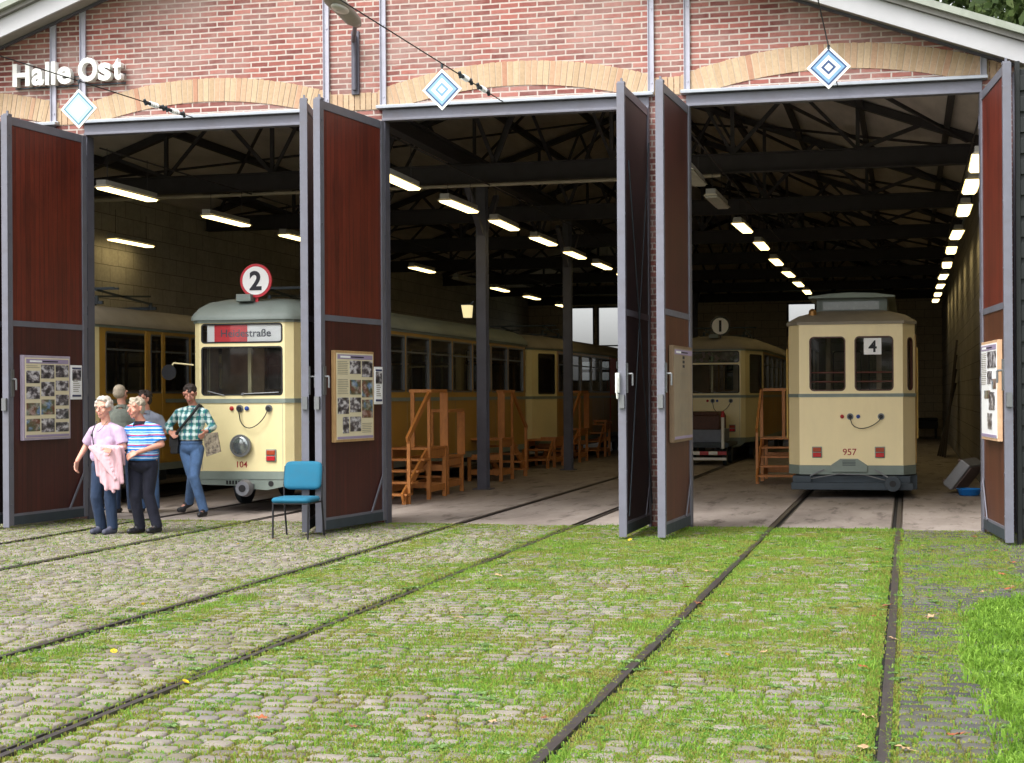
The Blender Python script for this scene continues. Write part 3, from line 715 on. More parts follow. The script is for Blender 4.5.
# facade lettering
sg = thing('wall_lettering', 'white raised letters reading Halle Ost on the brick gable', 'lettering', (-10.7, FY-.09, 5.72))
for ch, x0, x1, cap in (('H', -11.479, -11.22, .30), ('a', -11.2, -11.017, .23), ('l', -11.0, -10.94, .305), ('l', -10.912, -10.846, .305), ('e', -10.83, -10.62, .23), ('O', -10.527, -10.244, .315), ('s', -10.236, -10.048, .235), ('t', -10.027, -9.90, .285)):
    text_obj('letter', ch, cap, WHITEP, sg, ((x0+x1)/2+10.7, 0, cap/2+(.0 if x0 < -10.6 else .015)), .09, .034, fitw=x1-x0-.008)
g = B(); g.box(-.79, .81, .052, .062, -.02, .0); g.box(-.79, .81, .052, .062, .10, .115); g.build('mounting_rail', CHASS, sg)

# ---- ceiling lights
LIT = emit('lit_tube', (255, 228, 158), 2.1, (240, 240, 230)); DIMT = M('unlit_tube', (176, 172, 160), .4)
REFL = M('lamp_reflector', (188, 180, 160), .45); LAMPB = M('lamp_housing', (150, 148, 142), .5)
rows = [(.88, [20.9, 23.3, 26.2, 30.0, 33.6, 37.3, 41.0, 44.6, 48.2, 51.8], ()), (-2.7, [21.1, 23.9, 27.7, 31.4, 35.0, 38.7, 42.3, 46.0], (21.1, 23.9)),
        (-6.5, [20.4, 23.4, 26.2, 29.2, 32.1, 35.1, 38.1], ()), (-10.6, [20.8, 24.2, 27.4, 35.0, 38.6, 42.2, 46.0, 50.4], (38.6,)), (-13.85, [27.3], ())]
rl = {.88: 'beside the right block wall', -2.7: 'left of the small tram bay', -6.5: 'along the centre columns', -10.6: 'over the left side of the hall', -13.85: ''}
def make_light(lit):
    t = thing('ceiling_light', 'x', 'ceiling light')
    g = B(); g.box(-.07, .07, -.78, .78, .0, .07); g.build('housing', LAMPB, t, False, .004)
    g = B(); g.cyl((0, -.6, .07), (0, -.6, .52), .005, n=5); g.build('hanger', DKSTEEL, t); g = B(); g.cyl((0, .6, .07), (0, .6, .52), .005, n=5); g.build('hanger', DKSTEEL, t)
    g = B(); g.add([(-.07, -.78, .0), (.07, -.78, 0), (.07, .78, 0), (-.07, .78, 0), (-.11, -.78, -.03), (.11, -.78, -.03), (.11, .78, -.03), (-.11, .78, -.03)], [(0, 3, 7, 4), (1, 5, 6, 2), (0, 4, 5, 1), (3, 2, 6, 7)]); g.build('reflector', REFL, t)
    g = B(); g.prism([(-.095, -.031), (-.075, -.055), (.075, -.055), (.095, -.031)], -.74, .74); g.build('diffuser', LIT if lit else DIMT, t)
    return t
lp = {True: make_light(True), False: make_light(False)}; used = {True: False, False: False}
ordn = ['nearest', 'second', 'third', 'fourth', 'fifth', 'sixth', 'seventh', 'eighth', 'ninth', 'tenth']
for X, ys, off in rows:
    for k, y in enumerate(ys):
        lit = y not in off
        if used[lit]: o = copy_tree(lp[lit])
        else: o = lp[lit]; used[lit] = True
        o.location = (X, y, 4.47+random.uniform(-.02, .02)); o.rotation_euler = (0, 0, random.uniform(-.02, .02))
        st = 'lit strip light' if lit else 'unlit strip light'
        if X == -13.85: o['label'] = 'lit strip light throwing a yellow glow on the far left wall'
        elif X == -2.7 and not lit: o['label'] = 'unlit strip light over the small tram bay, '+('nearest to the doors' if k == 0 else 'just before the first lit one')
        elif X == -10.6 and not lit: o['label'] = 'unlit strip light in the left part of the hall'
        else: o['label'] = st+' '+rl[X]+', '+ordn[k]+' from the doors'
        o['group'] = 'strip lights hanging in rows in the hall'
# cable trunking between the lights
for X, y0, y1 in ((.88, 20, 52), (-2.7, 20, 47), (-6.5, 20, 39), (-10.6, 20, 51)):
    g = B(); g.cyl((X, y0, 4.98), (X, y1, 4.98), .012, n=6); P_(g, 'cable_line', DKSTEEL)
# lantern on the column
t = thing('wall_lantern', 'small lit lantern with yellowish glass fixed to the nearer steel column', 'lantern', (-7.27, 26.7, 3.05))
g = B(); g.add([(-.07, -.06, -.12), (.05, -.06, -.12), (.05, .06, -.12), (-.07, .06, -.12), (-.10, -.09, .09), (.06, -.09, .09), (.06, .09, .09), (-.10, .09, .09)], [(0, 1, 5, 4), (1, 2, 6, 5), (2, 3, 7, 6), (3, 0, 4, 7), (0, 3, 2, 1)])
g.build('lantern_glass', emit('lantern_glow', (255, 236, 176), .35, (220, 200, 150)), t)
g = B(); g.box(-.11, .07, -.10, .10, .092, .11); g.bar((.05, 0, .12), (.10, 0, .16), .02, .02); g.build('lantern_cap', CHASS, t)

# ============================================================ TRAMS
def strip_wall(g, p, q, z0, z1, holes, mi=0, dep=.05, rad=.05, inmi=None):
    """skin from plan point p to q with rounded window holes (u0,u1,z0,z1), reveals and an inner skin"""
    p = Vector((*p, 0)); q = Vector((*q, 0)); L = (q-p).length; d = (q-p)/L; nin = Vector((-d.y, d.x, 0))   # inward = left of travel
    pt = lambda u, z, k=0: tuple(p+d*u+nin*k+Vector((0, 0, z)))
    def put(a, c, e, f):
        for k in (0, dep): g.add([pt(a, e, k), pt(c, e, k), pt(c, f, k), pt(a, f, k)], [(0, 1, 2, 3)], mi if k == 0 else (mi if inmi is None else inmi))
    wall_grid(None, 0, L, z0, z1, holes, put)
    for a, c, e, f in holes:
        r = min(rad, (c-a)/2.2, (f-e)/2.2); loop = []
        for cx, cz, t0 in ((c-r, f-r, 0), (a+r, f-r, 90), (a+r, e+r, 180), (c-r, e+r, 270)):
            for i in range(5): t = R(t0+22.5*i); loop.append((cx+r*math.cos(t), cz+r*math.sin(t)))
        n_ = len(loop)
        g.add([pt(u, z, 0) for u, z in loop]+[pt(u, z, dep) for u, z in loop], [(i, (i+1) % n_, n_+(i+1) % n_, n_+i) for i in range(n_)], mi)
        for ci, (cu, cz) in enumerate(((c, f), (a, f), (a, e), (c, e))):
            arc = loop[ci*5:ci*5+5]
            for k in (0, dep):
                for i in range(4): g.add([pt(cu, cz, k), pt(*arc[i], k), pt(*arc[i+1], k)], [(0, 1, 2)], mi)
    return pt
def rrframe(g, pt, a, c, e, f, w, r, k0, k1, mi=0):
    def lp_(a, c, e, f, r):
        o = []
        for cx, cz, t0 in ((c-r, f-r, 0), (a+r, f-r, 90), (a+r, e+r, 180), (c-r, e+r, 270)):
            for i in range(5): t = R(t0+22.5*i); o.append((cx+r*math.cos(t), cz+r*math.sin(t)))
        return o
    o = lp_(a, c, e, f, r); i_ = lp_(a+w, c-w, e+w, f-w, max(.005, r-w)); n_ = len(o)
    V_ = [pt(*x, k0) for x in o]+[pt(*x, k0) for x in i_]+[pt(*x, k1) for x in i_]+[pt(*x, k1) for x in o]
    F_ = []
    for i in range(n_):
        j = (i+1) % n_; F_ += [(i, j, n_+j, n_+i), (n_+i, n_+j, 2*n_+j, 2*n_+i), (i, 3*n_+i, 3*n_+j, j)]
    g.add(V_, F_, mi)
def loft_roof(g, plan, rings, mi=0, smooth=True):
    """rings: (inset_x, inset_y, z)"""
    xs_ = [p[0] for p in plan]; ys_ = [p[1] for p in plan]; cx = (min(xs_)+max(xs_))/2; cy = (min(ys_)+max(ys_))/2; hx = (max(xs_)-min(xs_))/2; hy = (max(ys_)-min(ys_))/2
    V_ = []; n_ = len(plan)
    for ix, iy, z in rings:
        for x, y in plan: V_.append((cx+(x-cx)*(hx-ix)/hx, cy+(y-cy)*(hy-iy)/hy, z))
    F_ = [(k*n_+i, k*n_+(i+1) % n_, (k+1)*n_+(i+1) % n_, (k+1)*n_+i) for k in range(len(rings)-1) for i in range(n_)]
    g.add(V_, F_, mi, smooth); k = len(rings)-1
    g.add(V_[k*n_:], [tuple(range(n_))], mi, smooth)
def disc_thing_parts(g, c, r, t, mi=0, n=36, ax=(0, 1, 0)):
    c = Vector(c); a = Vector(ax); g.cyl(c-a*t/2, c+a*t/2, r, r, n, mi)
def bogie(parent, y, gauge=1.46, wr=.33):
    for yy in (y-.85, y+.85):
        for s_ in (-1, 1):
            g = B(); x = s_*gauge/2
            g.cyl((x-.04, yy, wr+.005), (x+.05*s_*0+.04, yy, wr+.005), wr, wr, 28); g.cyl((x-s_*.05, yy, wr+.005), (x-s_*.041, yy, wr+.005), wr+.02, wr+.02, 28); g.build('wheel', CHASS, parent)
        g = B(); g.cyl((-gauge/2, yy, wr), (gauge/2, yy, wr), .06, .06, 10); g.build('axle', CHASS, parent)
    g = B()
    for s_ in (-1, 1): g.box(s_*(gauge/2+.1), s_*(gauge/2+.16), y-1.15, y+1.15, .28, .46)
    g.box(-gauge/2-.1, gauge/2+.1, y-.1, y+.1, .34, .44); g.build('truck_frame', CHASS, parent)
def buttons(t, yf, z, xs4, lab=True, sag=.25):
    for x, m_, r_, nm in ((xs4[0], RED, .03, 'button'), (xs4[2], BLUE, .03, 'button'), (xs4[1], DIMCHR, .05, 'socket'), (xs4[3], DIMCHR, .05, 'socket')):
        g = B(); g.cyl((x, yf-.02, z), (x, yf+.01, z), r_, r_, 18)
        if nm == 'socket': g.cyl((x, yf-.05, z), (x, yf-.02, z), r_*.62, r_*.55, 16, 1)
        else: g.sphere((x, yf-.02, z), (r_*.85, .015, r_*.85), 12)
        o = g.build(nm, [m_, BLACK], t)
        if nm == 'button': o['label'] = ('red' if m_ is RED else 'blue')+' round button on the tram front'
    g = B(); a, c = xs4[1], xs4[3]; pts = []
    for i in range(17):
        u = i/16; pts.append((a+(c-a)*u, yf-.07+.03*abs(u-.5), z-.02-sag*(1-(2*u**.7-1)**2)**.75))
    g.path(pts, .007, 6); g.build('jumper_cable', BLACK, t)
def taillight(t, x, yf, z, two=True):
    g = B(); g.box(x-.075, x+.075, yf-.02, yf+.005, z-.085, z+.085); o = g.build('tail_light', GREENG, t, False, .006)
    g = B(); g.box(x-.062, x+.062, yf-.034, yf-.0205, z+.008, z+.072, 0); g.box(x-.062, x+.062, yf-.034, yf-.0205, z-.072, z-.008, 1); g.build('lens', [ORLENS, REDLENS], o, False, .006)
def pole_disc(t, x, y, z, r, digit, rim, h_, face=(246, 246, 246), ink=INK):
    """round route sign on its bracket : a thing-part"""
    g = B(); disc_thing_parts(g, (x, y, z), r, .03); g.bar((x, y+.03, z-r-.12), (x, y+.03, z-.05), .04, .03)
    d_ = g.build('route_disc', M('disc_rim_red', (196, 36, 52), .4) if rim else M('disc_rim_dark', (60, 60, 56), .5), t)
    g = B(); disc_thing_parts(g, (x, y-.018, z), r*.84, .008); g.build('disc_face', M('disc_face_white', face, .4, 0, .03), d_)
    text_obj('digit', digit, h_, ink, d_, (x, y-.026, z), .006, .03)
def nose_tram(name, label, loc, L, second=False, dest=None, glasscol=None, number='104', digit='2', rim=True, full=True, digit_h=.27, group=None, sidecol=None, pillars=None, front=None):
    t = thing(name, label, 'tram', loc, 0, group)
    W2 = 1.05; F2 = .735; nl = 1.25
    plan = [(-F2+.10, -.035), (F2-.10, -.035), (F2, .05), (W2, nl), (W2, L-nl), (F2, L-.05), (F2-.1, L+.035), (-F2+.1, L+.035), (-F2, L-.05), (-W2, L-nl), (-W2, nl), (-F2, .05)]
    zs, zb, zw, ze = .57, .90, 1.56, 2.66
    g = B(); n_ = len(plan); side = sidecol or LAMPCREAM
    glass = []
    nwin = max(3, int(round((L-2*nl)/1.45)))
    for i in range(n_):
        p = plan[i]; q = plan[(i+1) % n_]; ln = math.dist(p, q); holes = []
        front = i in (0, 6)
        # travel direction anticlockwise seen from above -> inward is left
        if front: holes = [(.03, ln-.03, zw+.06, 2.30), (.03, ln-.03, 2.345, 2.62)]
        elif ln > 2:
            w = (ln-.3)/nwin; 
            holes = [(.15+k*w+.035, .15+(k+1)*w-.035, 1.66, 2.58) for k in range(nwin)]
        elif ln > .5: holes = [(.30, ln-.10, 1.62, 2.55)]
        mi = 0 if not (ln > 2) else 1
        pt = strip_wall(g, p, q, zs, ze, holes, mi, .05, .05, 2)
        for hI, (a, c, e, f) in enumerate(holes): glass.append((pt, a, c, e, f, 'front' if front else ('side' if ln > 2 else 'door'), hI, i))
    g.build('body', [front or CREAM, side, INNER], t, fix=False)
    # waist moulding, cant rail, skirt
    for nm, z0_, z1_, o_, m_ in (('waist_moulding', zw-.045, zw+.015, .014, GREENG), ('cant_rail', ze-.03, ze+.005, .02, GREENG), ('skirt', .46, zs-.002, .004, GREENG)):
        g = B(); 
        pl = [(x*(1+o_/W2), L/2+(y-L/2)*(1+o_/(L/2))) for x, y in plan]; il = [(x*(1-.03), L/2+(y-L/2)*(1-.03/(L/2))) for x, y in plan]
        k = len(pl); V_ = [(x, y, z0_) for x, y in pl]+[(x, y, z1_) for x, y in pl]+[(x, y, z0_) for x, y in il]+[(x, y, z1_) for x, y in il]
        F_ = []
        for i in range(k):
            j = (i+1) % k; F_ += [(i, j, k+j, k+i), (k+i, k+j, 3*k+j, 3*k+i), (i, 2*k+i, 2*k+j, j), (2*k+i, 3*k+i, 3*k+j, 2*k+j)]
        g.add(V_, F_); g.build(nm, m_, t)
    g = B(); loft_roof(g, plan, [(-.05, -.05, ze+.006), (-.05, -.05, ze+.05), (-.02, -.02, ze+.10), (.05, .08, ze+.19), (.18, .22, ze+.27), (.42, .5, ze+.325), (.8, 1.1, ze+.36)])
    g.build('roof', ROOFG if not second else ROOFB, t, fix=True)
    g = B(); g.add([(x*.97, L/2+(y-L/2)*.99, .85) for x, y in plan], [tuple(range(n_))]); g.add([(x*.97, L/2+(y-L/2)*.99, 2.64) for x, y in plan], [tuple(range(n_))])
    for k in range(nwin): 
        y_ = nl+.6+k*1.4
        if y_ < L-nl: 
            for s_ in (-1, 1): g.box(s_*.3, s_*.95, y_, y_+.08, .86, 1.72); g.box(s_*.3, s_*.95, y_+.08, y_+.45, 1.25, 1.32)
    g.box(-.97, .97, nl+.25, nl+.29, .86, 1.6); g.box(-.97, -.3, nl+.25, nl+.29, 1.6, 2.6); g.box(.3, .97, nl+.25, nl+.29, 1.6, 2.6)
    g.build('interior', INNER, t, fix=True)
    for pt, a, c, e, f, kind, hI, side_i in glass:
        nm = {'front': 'windshield', 'side': 'window', 'door': 'door_window'}[kind]
        if kind == 'front' and hI == 1: nm = 'destination_box'
        if not full and kind == 'side' and side_i == 9: continue
        g = B(); rrframe(g, pt, a, c, e, f, .022 if kind == 'front' else .03, .05, -.006, .03); o = g.build(nm, BLACK if kind != 'side' else DIMCHR, t, fix=False)
        g = B(); g.add([pt(a+.005, e+.005, .028), pt(c-.005, e+.005, .028), pt(c-.005, f-.005, .028), pt(a+.005, f-.005, .028)], [(0, 1, 2, 3)])
        if kind == 'side': 
            g2 = B(); zz = f-.28; g2.add([pt(a+.02, zz, .012), pt(c-.02, zz, .012), pt(c-.02, zz+.03, .012), pt(a+.02, zz+.03, .012)], [(0, 1, 2, 3)]); g2.build('transom', DIMCHR, o, fix=False)
        g.build('pane', GLASS if not (nm == 'destination_box' and glasscol) else glasscol, o, fix=False)
    g = B()
    for x in (-.60, .60): g.box(x-.002, x+.002, -.0385, -.035, zs+.02, zw-.05)
    for y_ in np.arange(nl+.1, L-nl, 1.45): g.box(W2+.0005, W2+.003, y_-.002, y_+.002, zs+.02, zw-.05)
    g.build('panel_seams', GREENG, t)
    # cab partition pole, wiper
    g = B(); g.bar((-.10, .5, .9), (-.10, .5, 2.6), .05, .05); g.build('cab_pole', CREAM, t)
    g = B(); g.cyl((.02, -.055, 1.64), (.55, -.05, 1.66), .011, n=6); g.cyl((-.25, -.055, 1.62), (-.5, -.05, 1.68), .009, n=6); g.cyl((.02, -.03, 1.64), (.02, -.07, 1.64), .02, n=8); g.build('wiper', DIMCHR, t)
    if dest:
        d0 = B(); d0.box(-.53, .58, .000, .012, 2.36, 2.61, 0); d0.box(-.42, .07, -.002, -.0005, 2.36, 2.61, 1); do = d0.build('destination_blind', [PAPER, M('blind_red', (226, 62, 72), .5)], t)
        text_obj('blind_lettering', dest, .105, M('blind_ink', (92, 96, 110), .6), do, (.05, -.0045, 2.485), .002, .006, fitw=.74)
        for o in bpy.data.objects:
            if o.name.startswith('pane') and o.parent and o.parent.name.startswith('destination_box') and o.parent.parent is t: o.data.materials[0] = CLEAR
    # headlight
    g = B(); g.cyl((0, -.10, .925), (0, -.03, .925), .15, .14, 28); g.cyl((0, -.115, .925), (0, -.10, .925), .152, .157, 28, 1); ho = g.build('headlight', [GREENG, DIMCHR], t)
    g = B(); g.sphere((0, -.112, .925), (.128, .022, .128), 24); g.build('lens', M('headlight_glass', (150, 156, 156), .14, .75, .35, 34), ho)
    buttons(t, -.035, 1.44, (-.15, -.03, .075, .40))
    taillight(t, .43, -.035, .79)
    if number: text_obj('fleet_number', number, .085, NUMRED, t, (.0, -.040, .665), .004, .004)
    # coupler, buffer beam, underframe
    g = B(); g.cyl((.13, -.35, .35), (.13, -.24, .35), .10, .12, 20); g.cyl((.13, -.36, .35), (.13, -.35, .35), .05, .05, 14, 1); g.bar((.13, -.24, .35), (.13, .5, .38), .08, .08); g.build('coupler', [M('coupler_grey', (120, 122, 128), .5, .3), BLACK], t)
    g = B()
    q = [(-.72, .455), (.72, .455), (.60, .36), (.35, .31), (.1, .33), (-.1, .37), (-.6, .38)]
    g.prism([(x, z) for x, z in q], -.03, .05); 
    for k in range(7): g.box(-.24+k*.045, -.215+k*.045, -.045, -.03, .39, .44, 1)
    g.cyl((.42, -.034, .40), (.42, -.028, .40), .04, .04, 14, 1)
    g.build('buffer_beam', [GREENG, BLACK], t, fix=True)
    g = B(); g.box(-.85, .85, .6, L-.6, .48, .62); 
    for k in range(4): y_ = 3.0+k*(L-6)/3.5; g.box(-.8, .8, y_, y_+.9, .30, .479)
    g.build('underframe', CHASS, t)
    bogie(t, 2.6); bogie(t, L-2.6)
    if digit:
        pole_disc(t, .14, .16, 3.22, .235, digit, rim, digit_h)
        g = B(); g.box(-.12, .10, .05, .22, ze+.27, ze+.37); g.build('roof_bracket', ROOFG, t, False, .01)
    # folded pantograph on the roof
    g = B(); zr_ = ze+.36
    for y_ in (2.2, 4.0): g.box(-.6, .6, y_, y_+.05, zr_, zr_+.05)
    g.bar((-.5, 2.2, zr_+.12), (-.5, 4.0, zr_+.22), .03, .03); g.bar((.5, 2.2, zr_+.12), (.5, 4.0, zr_+.22), .03, .03); g.bar((-.5, 2.2, zr_+.22), (-.5, 4.0, zr_+.10), .03, .03); g.bar((.5, 2.2, zr_+.22), (.5, 4.0, zr_+.10), .03, .03)
    g.bar((-.8, 2.2, zr_+.24), (.8, 2.2, zr_+.24), .03, .03); g.bar((-.8, 2.35, zr_+.24), (.8, 2.35, zr_+.24), .03, .03)
    for x in (-.5, .5):
        for y_ in (2.2, 4.0): g.cyl((x, y_+.02, zr_), (x, y_+.02, zr_+.12), .04, .03, 8)
    g.build('pantograph', CHASS, t)
    if full:
        g = B()
        for s_ in (1,):
            for y_ in np.arange(nl+.8, L-nl, 1.45): g.cyl((s_*.93, y_, ze+.13), (s_*.93, y_+.9, ze+.13), .018, n=6)
        g.build('roof_gutter_lamp', M('brass_trim', (180, 150, 80), .4, .3), t)
    return t
A = nose_tram('tram', 'cream tram numbered 104 with a red-rimmed round 2 sign on its green-grey roof', (-8.95, 20.95, 0), 13.9, dest='Heidestraße', number='104')
g = B(); g.cyl((-.74, .0, 2.05), (-1.02, -.04, 2.08), .012, n=6); g.cyl((-1.02, -.04, 2.08), (-1.08, -.06, 1.98), .012, n=6); mo = g.build('mirror', CREAM, A)
g = B(); g.cyl((-1.08, -.075, 1.95), (-1.08, -.06, 1.95), .11, .11, 24); g.build('mirror_glass', M('mirror_dark', (52, 54, 58), .15, .3), mo)
T1 = nose_tram('tram', 'lamp-tinted cream tram with a round white 1 sign parked far back behind the boarding steps', (-4.45, 38.5, 0), 13, second=True, glasscol=GREENGL, number='', digit='1', rim=False, full=False, group=None, sidecol=LAMPCREAM, front=M('tram_mid_lamp_tinted_cream', (176, 144, 66), .4, 0, .06, 2, .03, 30))  # dim lamplight mixed into the cream of this tram's colours
Bc = nose_tram('tram_trailer', 'lamp-tinted cream tram trailer standing coupled behind the tram numbered 104', (-8.95, 35.55, 0), 12.5, second=True, number='', digit=None, full=True, front=LAMPCREAM)
g = B(); g.box(1.052, 1.066, 8.2, 9.1, 1.62, 2.6); g.box(1.052, 1.07, 8.15, 8.2, .7, 2.64); g.build('red_blind', RED, Bc)
# leftmost tram in the first bay, side on
T0 = nose_tram('tram', 'dark windowed, lamp-tinted cream tram at the far left behind the people', (-12.45, 20.2, 0), 13, second=True, number='', digit=None, full=True, front=LAMPCREAM)
g = B(); g.box(1.052, 1.075, 2.68, 2.78, .6, 2.62); g.box(1.052, 1.075, 3.25, 3.36, .6, 2.62); g.box(1.052, 1.072, 2.78, 3.25, .6, 1.66); g.build('side_door_posts', LAMPCREAM, T0, False, .004)

# ---- the small tram 957
def box_tram(loc):
    t = thing('small_tram', 'small cream two-window tram numbered 957 with a 4 card in its right window', 'tram', loc)
    L = 8.6; W2 = .955; F2 = .775; nl = .34
    plan = [(-F2, 0), (F2, 0), (W2, nl), (W2, L-nl), (F2, L), (-F2, L), (-W2, L-nl), (-W2, nl)]
    n_ = len(plan); zs, zw, ze = .50, 1.565, 2.66; g = B(); glass = []
    for i in range(n_):
        p = plan[i]; q = plan[(i+1) % n_]; ln = math.dist(p, q); holes = []
        if i in (0, 4): holes = [(.155, .70, 1.635, 2.47), (.835, ln-.135, 1.635, 2.47)]
        elif ln > 2:
            ends = 1.5; holes = [(.25, 1.15, .95, 2.42)] if False else []
            w = (ln-.3)/6; holes = [(.15+k*w+.06, .15+(k+1)*w-.06, 1.66, 2.45) for k in range(6)]
        elif ln > .3 and i in (1,): holes = [(.14, ln-.07, 1.64, 2.45)]
        pt = strip_wall(g, p, q, zs, ze, holes, 0, .06, .07, 1)
        for hI, (a, c, e, f) in enumerate(holes): glass.append((pt, a, c, e, f, i, hI))
    g.build('body', [CREAM2, INNER], t, fix=False)
    for pt, a, c, e, f, i, hI in glass:
        g = B(); rrframe(g, pt, a, c, e, f, .022, .07, -.004, .03); o = g.build('windshield' if i in (0, 4) else 'window', M('brown_window_frame', (78, 46, 34), .5), t, fix=False)
        g = B(); g.add([pt(a+.008, e+.008, .035), pt(c-.008, e+.008, .035), pt(c-.008, f-.008, .035), pt(a+.008, f-.008, .035)], [(0, 1, 2, 3)]); g.build('pane', GLASS, o, fix=False)
    def band(nm, z0_, z1_, o_, m_, inn=.03):
        g = B(); pl = [(x*(1+o_/W2), L/2+(y-L/2)*(1+o_/(L/2))) for x, y in plan]; il = [(x*(1-inn), L/2+(y-L/2)*(1-inn/(L/2))) for x, y in plan]
        k = len(pl); V_ = [(x, y, z0_) for x, y in pl]+[(x, y, z1_) for x, y in pl]+[(x, y, z0_) for x, y in il]+[(x, y, z1_) for x, y in il]; F_ = []
        for i in range(k):
            j = (i+1) % k; F_ += [(i, j, k+j, k+i), (k+i, k+j, 3*k+j, 3*k+i), (i, 2*k+i, 2*k+j, j), (2*k+i, 3*k+i, 3*k+j, 2*k+j)]
        g.add(V_, F_); return g.build(nm, m_, t)
    band('waist_moulding', zw-.02, zw+.03, .012, GREENG); band('skirt', .36, zs-.003, .006, GREENG); band('eave_moulding', ze-.005, ze+.035, .03, ROOFB)
    g = B()
    for x in (-.34, .34): pass
    g.box(-F2+.002, -F2+.012, -.004, .0, zs, zw-.02); g.box(F2-.012, F2-.002, -.004, .0, zs, zw-.02); g.box(-.06, -.056, -.003, 0, zs, zw-.02); 
    for z in (zs+.03, zw-.05):
        for x in np.arange(-.74, .76, .082): g.cyl((x, -.004, z), (x, .001, z), .006, n=6)
    g.build('panel_beading', CREAM2, t)
    g = B(); loft_roof(g, plan, [(-.03, -.03, ze+.036), (0, 0, ze+.06), (.14, .2, ze+.15), (.38, .5, ze+.225), (.8, 1.0, ze+.25)]); g.build('roof', ROOFB, t)
    # raised lantern roof
    g = B(); zb = ze+.18; y0, y1 = .62, L-.62; hw = .60
    g.box(-hw+.06, hw-.06, y0+.08, y1-.08, zb, zb+.25)
    for x in np.linspace(-.5, .5, 3): g.box(x-.012, x+.012, y0+.06, y0+.079, zb+.05, zb+.23)
    cl = g.build('lantern_roof', ROOFG, t)
    g = B(); prof = [(-hw-.06, zb+.25), (-hw-.06, zb+.275), (-.35, zb+.315), (0, zb+.33), (.35, zb+.315), (hw+.06, zb+.275), (hw+.06, zb+.25)]
    g.prism(prof, y0-.12, y1+.12); g.build('lantern_top', GREENG, cl)
    g = B(); g.box(-.44, .42, y0+.058, y0+.0795, zb+.07, zb+.2); g.build('clerestory_window', M('frosted_grey_glass', (150, 156, 158), .25, 0, .1), cl)
    g = B(); g.cyl((-.58, .25, ze+.12), (-.58, .25, ze+.2), .065, .06, 16); g.sphere((-.58, .25, ze+.2), (.06, .06, .055), 14); g.build('bell', M('brass_bell', (150, 110, 60), .35, .6, .1), t)
    # rails seen through the windows, far end, interior
    g = B(); g.add([(x*.96, L/2+(y-L/2)*.98, .86) for x, y in plan], [tuple(range(n_))]); g.add([(x*.96, L/2+(y-L/2)*.98, 2.64) for x, y in plan], [tuple(range(n_))])
    for s_ in (-1, 1):
        g.box(s_*.92, s_*.52, 1.7, L-1.7, 1.28, 1.33); g.box(s_*.92, s_*.88, 1.7, L-1.7, .87, 1.27)
        g.box(s_*.94, s_*.42, 1.45, 1.5, .87, 1.6); g.box(s_*.94, s_*.42, L-1.5, L-1.45, .87, 1.6); g.box(s_*.94, s_*.86, 1.45, 1.5, 1.6, 2.6); g.box(s_*.44, s_*.36, 1.45, 1.5, .87, 2.6)
    g.build('interior', INNER, t)
    g = B()
    for z in (1.78, 1.92): g.cyl((-.7, .12, z), (.7, .12, z), .014, n=8)
    g.build('window_rail', M('mahogany_rail', (140, 70, 50), .4), t)
    g = B(); g.box(.20, .46, .018, .024, 2.19, 2.44); cdn = g.build('route_card', PAPER, t); text_obj('digit', '4', .18, INK, cdn, (.33, .015, 2.315), .003, .02)
    buttons(t, 0, 1.245, (-.13, -.01, .11, .45), sag=.16)
    taillight(t, -.51, 0, .70); taillight(t, .43, 0, .70)
    text_obj('fleet_number', '957', .10, NUMRED, t, (-.02, -.004, .705), .004, .006)
    # skirt hump with grille, bumper, coupler
    g = B(); g.prism([(-.30, .505), (-.16, .60), (.10, .60), (.24, .505), (.24, .40), (-.30, .40)], -.045, -.012)
    for k in range(4): g.box(-.13, .07, -.052, -.0452, .50+k*.022, .508+k*.022, 1)
    g.build('skirt_grille', [GREENG, CHASS], t, False, .004)
    g = B(); g.box(-.90, .92, -.10, .02, .13, .24); g.box(-.86, .88, .02, .5, .16, .34); g.box(-.88, -.60, -.06, .3, .24, .34); g.build('bumper', CHASS, t, False, .008)
    g = B(); g.bar((-.62, -.05, .34), (-.40, -.02, .44), .02, .02); g.bar((.35, -.05, .44), (.62, -.08, .28), .02, .02); g.path([(-.6, -.08, .3), (-.2, -.09, .37), (.2, -.09, .36), (.55, -.1, .27)], .01, 6); g.build('brake_pipes', DIMCHR, t)
    g = B(); g.cyl((.62, -.26, .235), (.62, -.17, .235), .115, .12, 24); g.cyl((.62, -.27, .235), (.62, -.26, .235), .05, .05, 14, 1); g.bar((.62, -.17, .235), (.62, .2, .25), .09, .09); g.build('coupler', [CHASS, BLACK], t)
    g = B(); g.box(-.85, .85, .5, L-.5, .40, .52)
    g.build('underframe', CHASS, t)
    for yy in (L/2-1.2, L/2+1.2):
        for s_ in (-1, 1):
            g = B(); x = s_*.73; g.cyl((x-.04, yy, .355), (x+.04, yy, .355), .35, .35, 28); g.build('wheel', CHASS, t)
    g = B(); g.box(-.9, -.84, 1.5, L-1.5, .2, .42); g.box(.84, .9, 1.5, L-1.5, .2, .42); g.box(.80, .98, .35, 1.2, .12, .34); g.build('side_guard', CHASS, t)
    g = B()
    for s_ in (-1, 1):
        for y_ in (nl+.12, nl+.75, L-nl-.75, L-nl-.12): g.cyl((s_*(W2+.035), y_, .9), (s_*(W2+.035), y_, 2.3), .014, n=8)
    g.build('grab_rail', M('brass_trim', (180, 150, 80), .4, .3), t)
    g = B()
    for s_ in (-1, 1):
        for y_ in (nl+.16, nl+.7, L-nl-.75, L-nl-.2): g.box(s_*(W2+.001), s_*(W2+.02), y_, y_+.035, .52, 2.5)
    g.build('door_frame', LAMPCREAM, t)
    return t
box_tram((-.835, 25.25, 0))

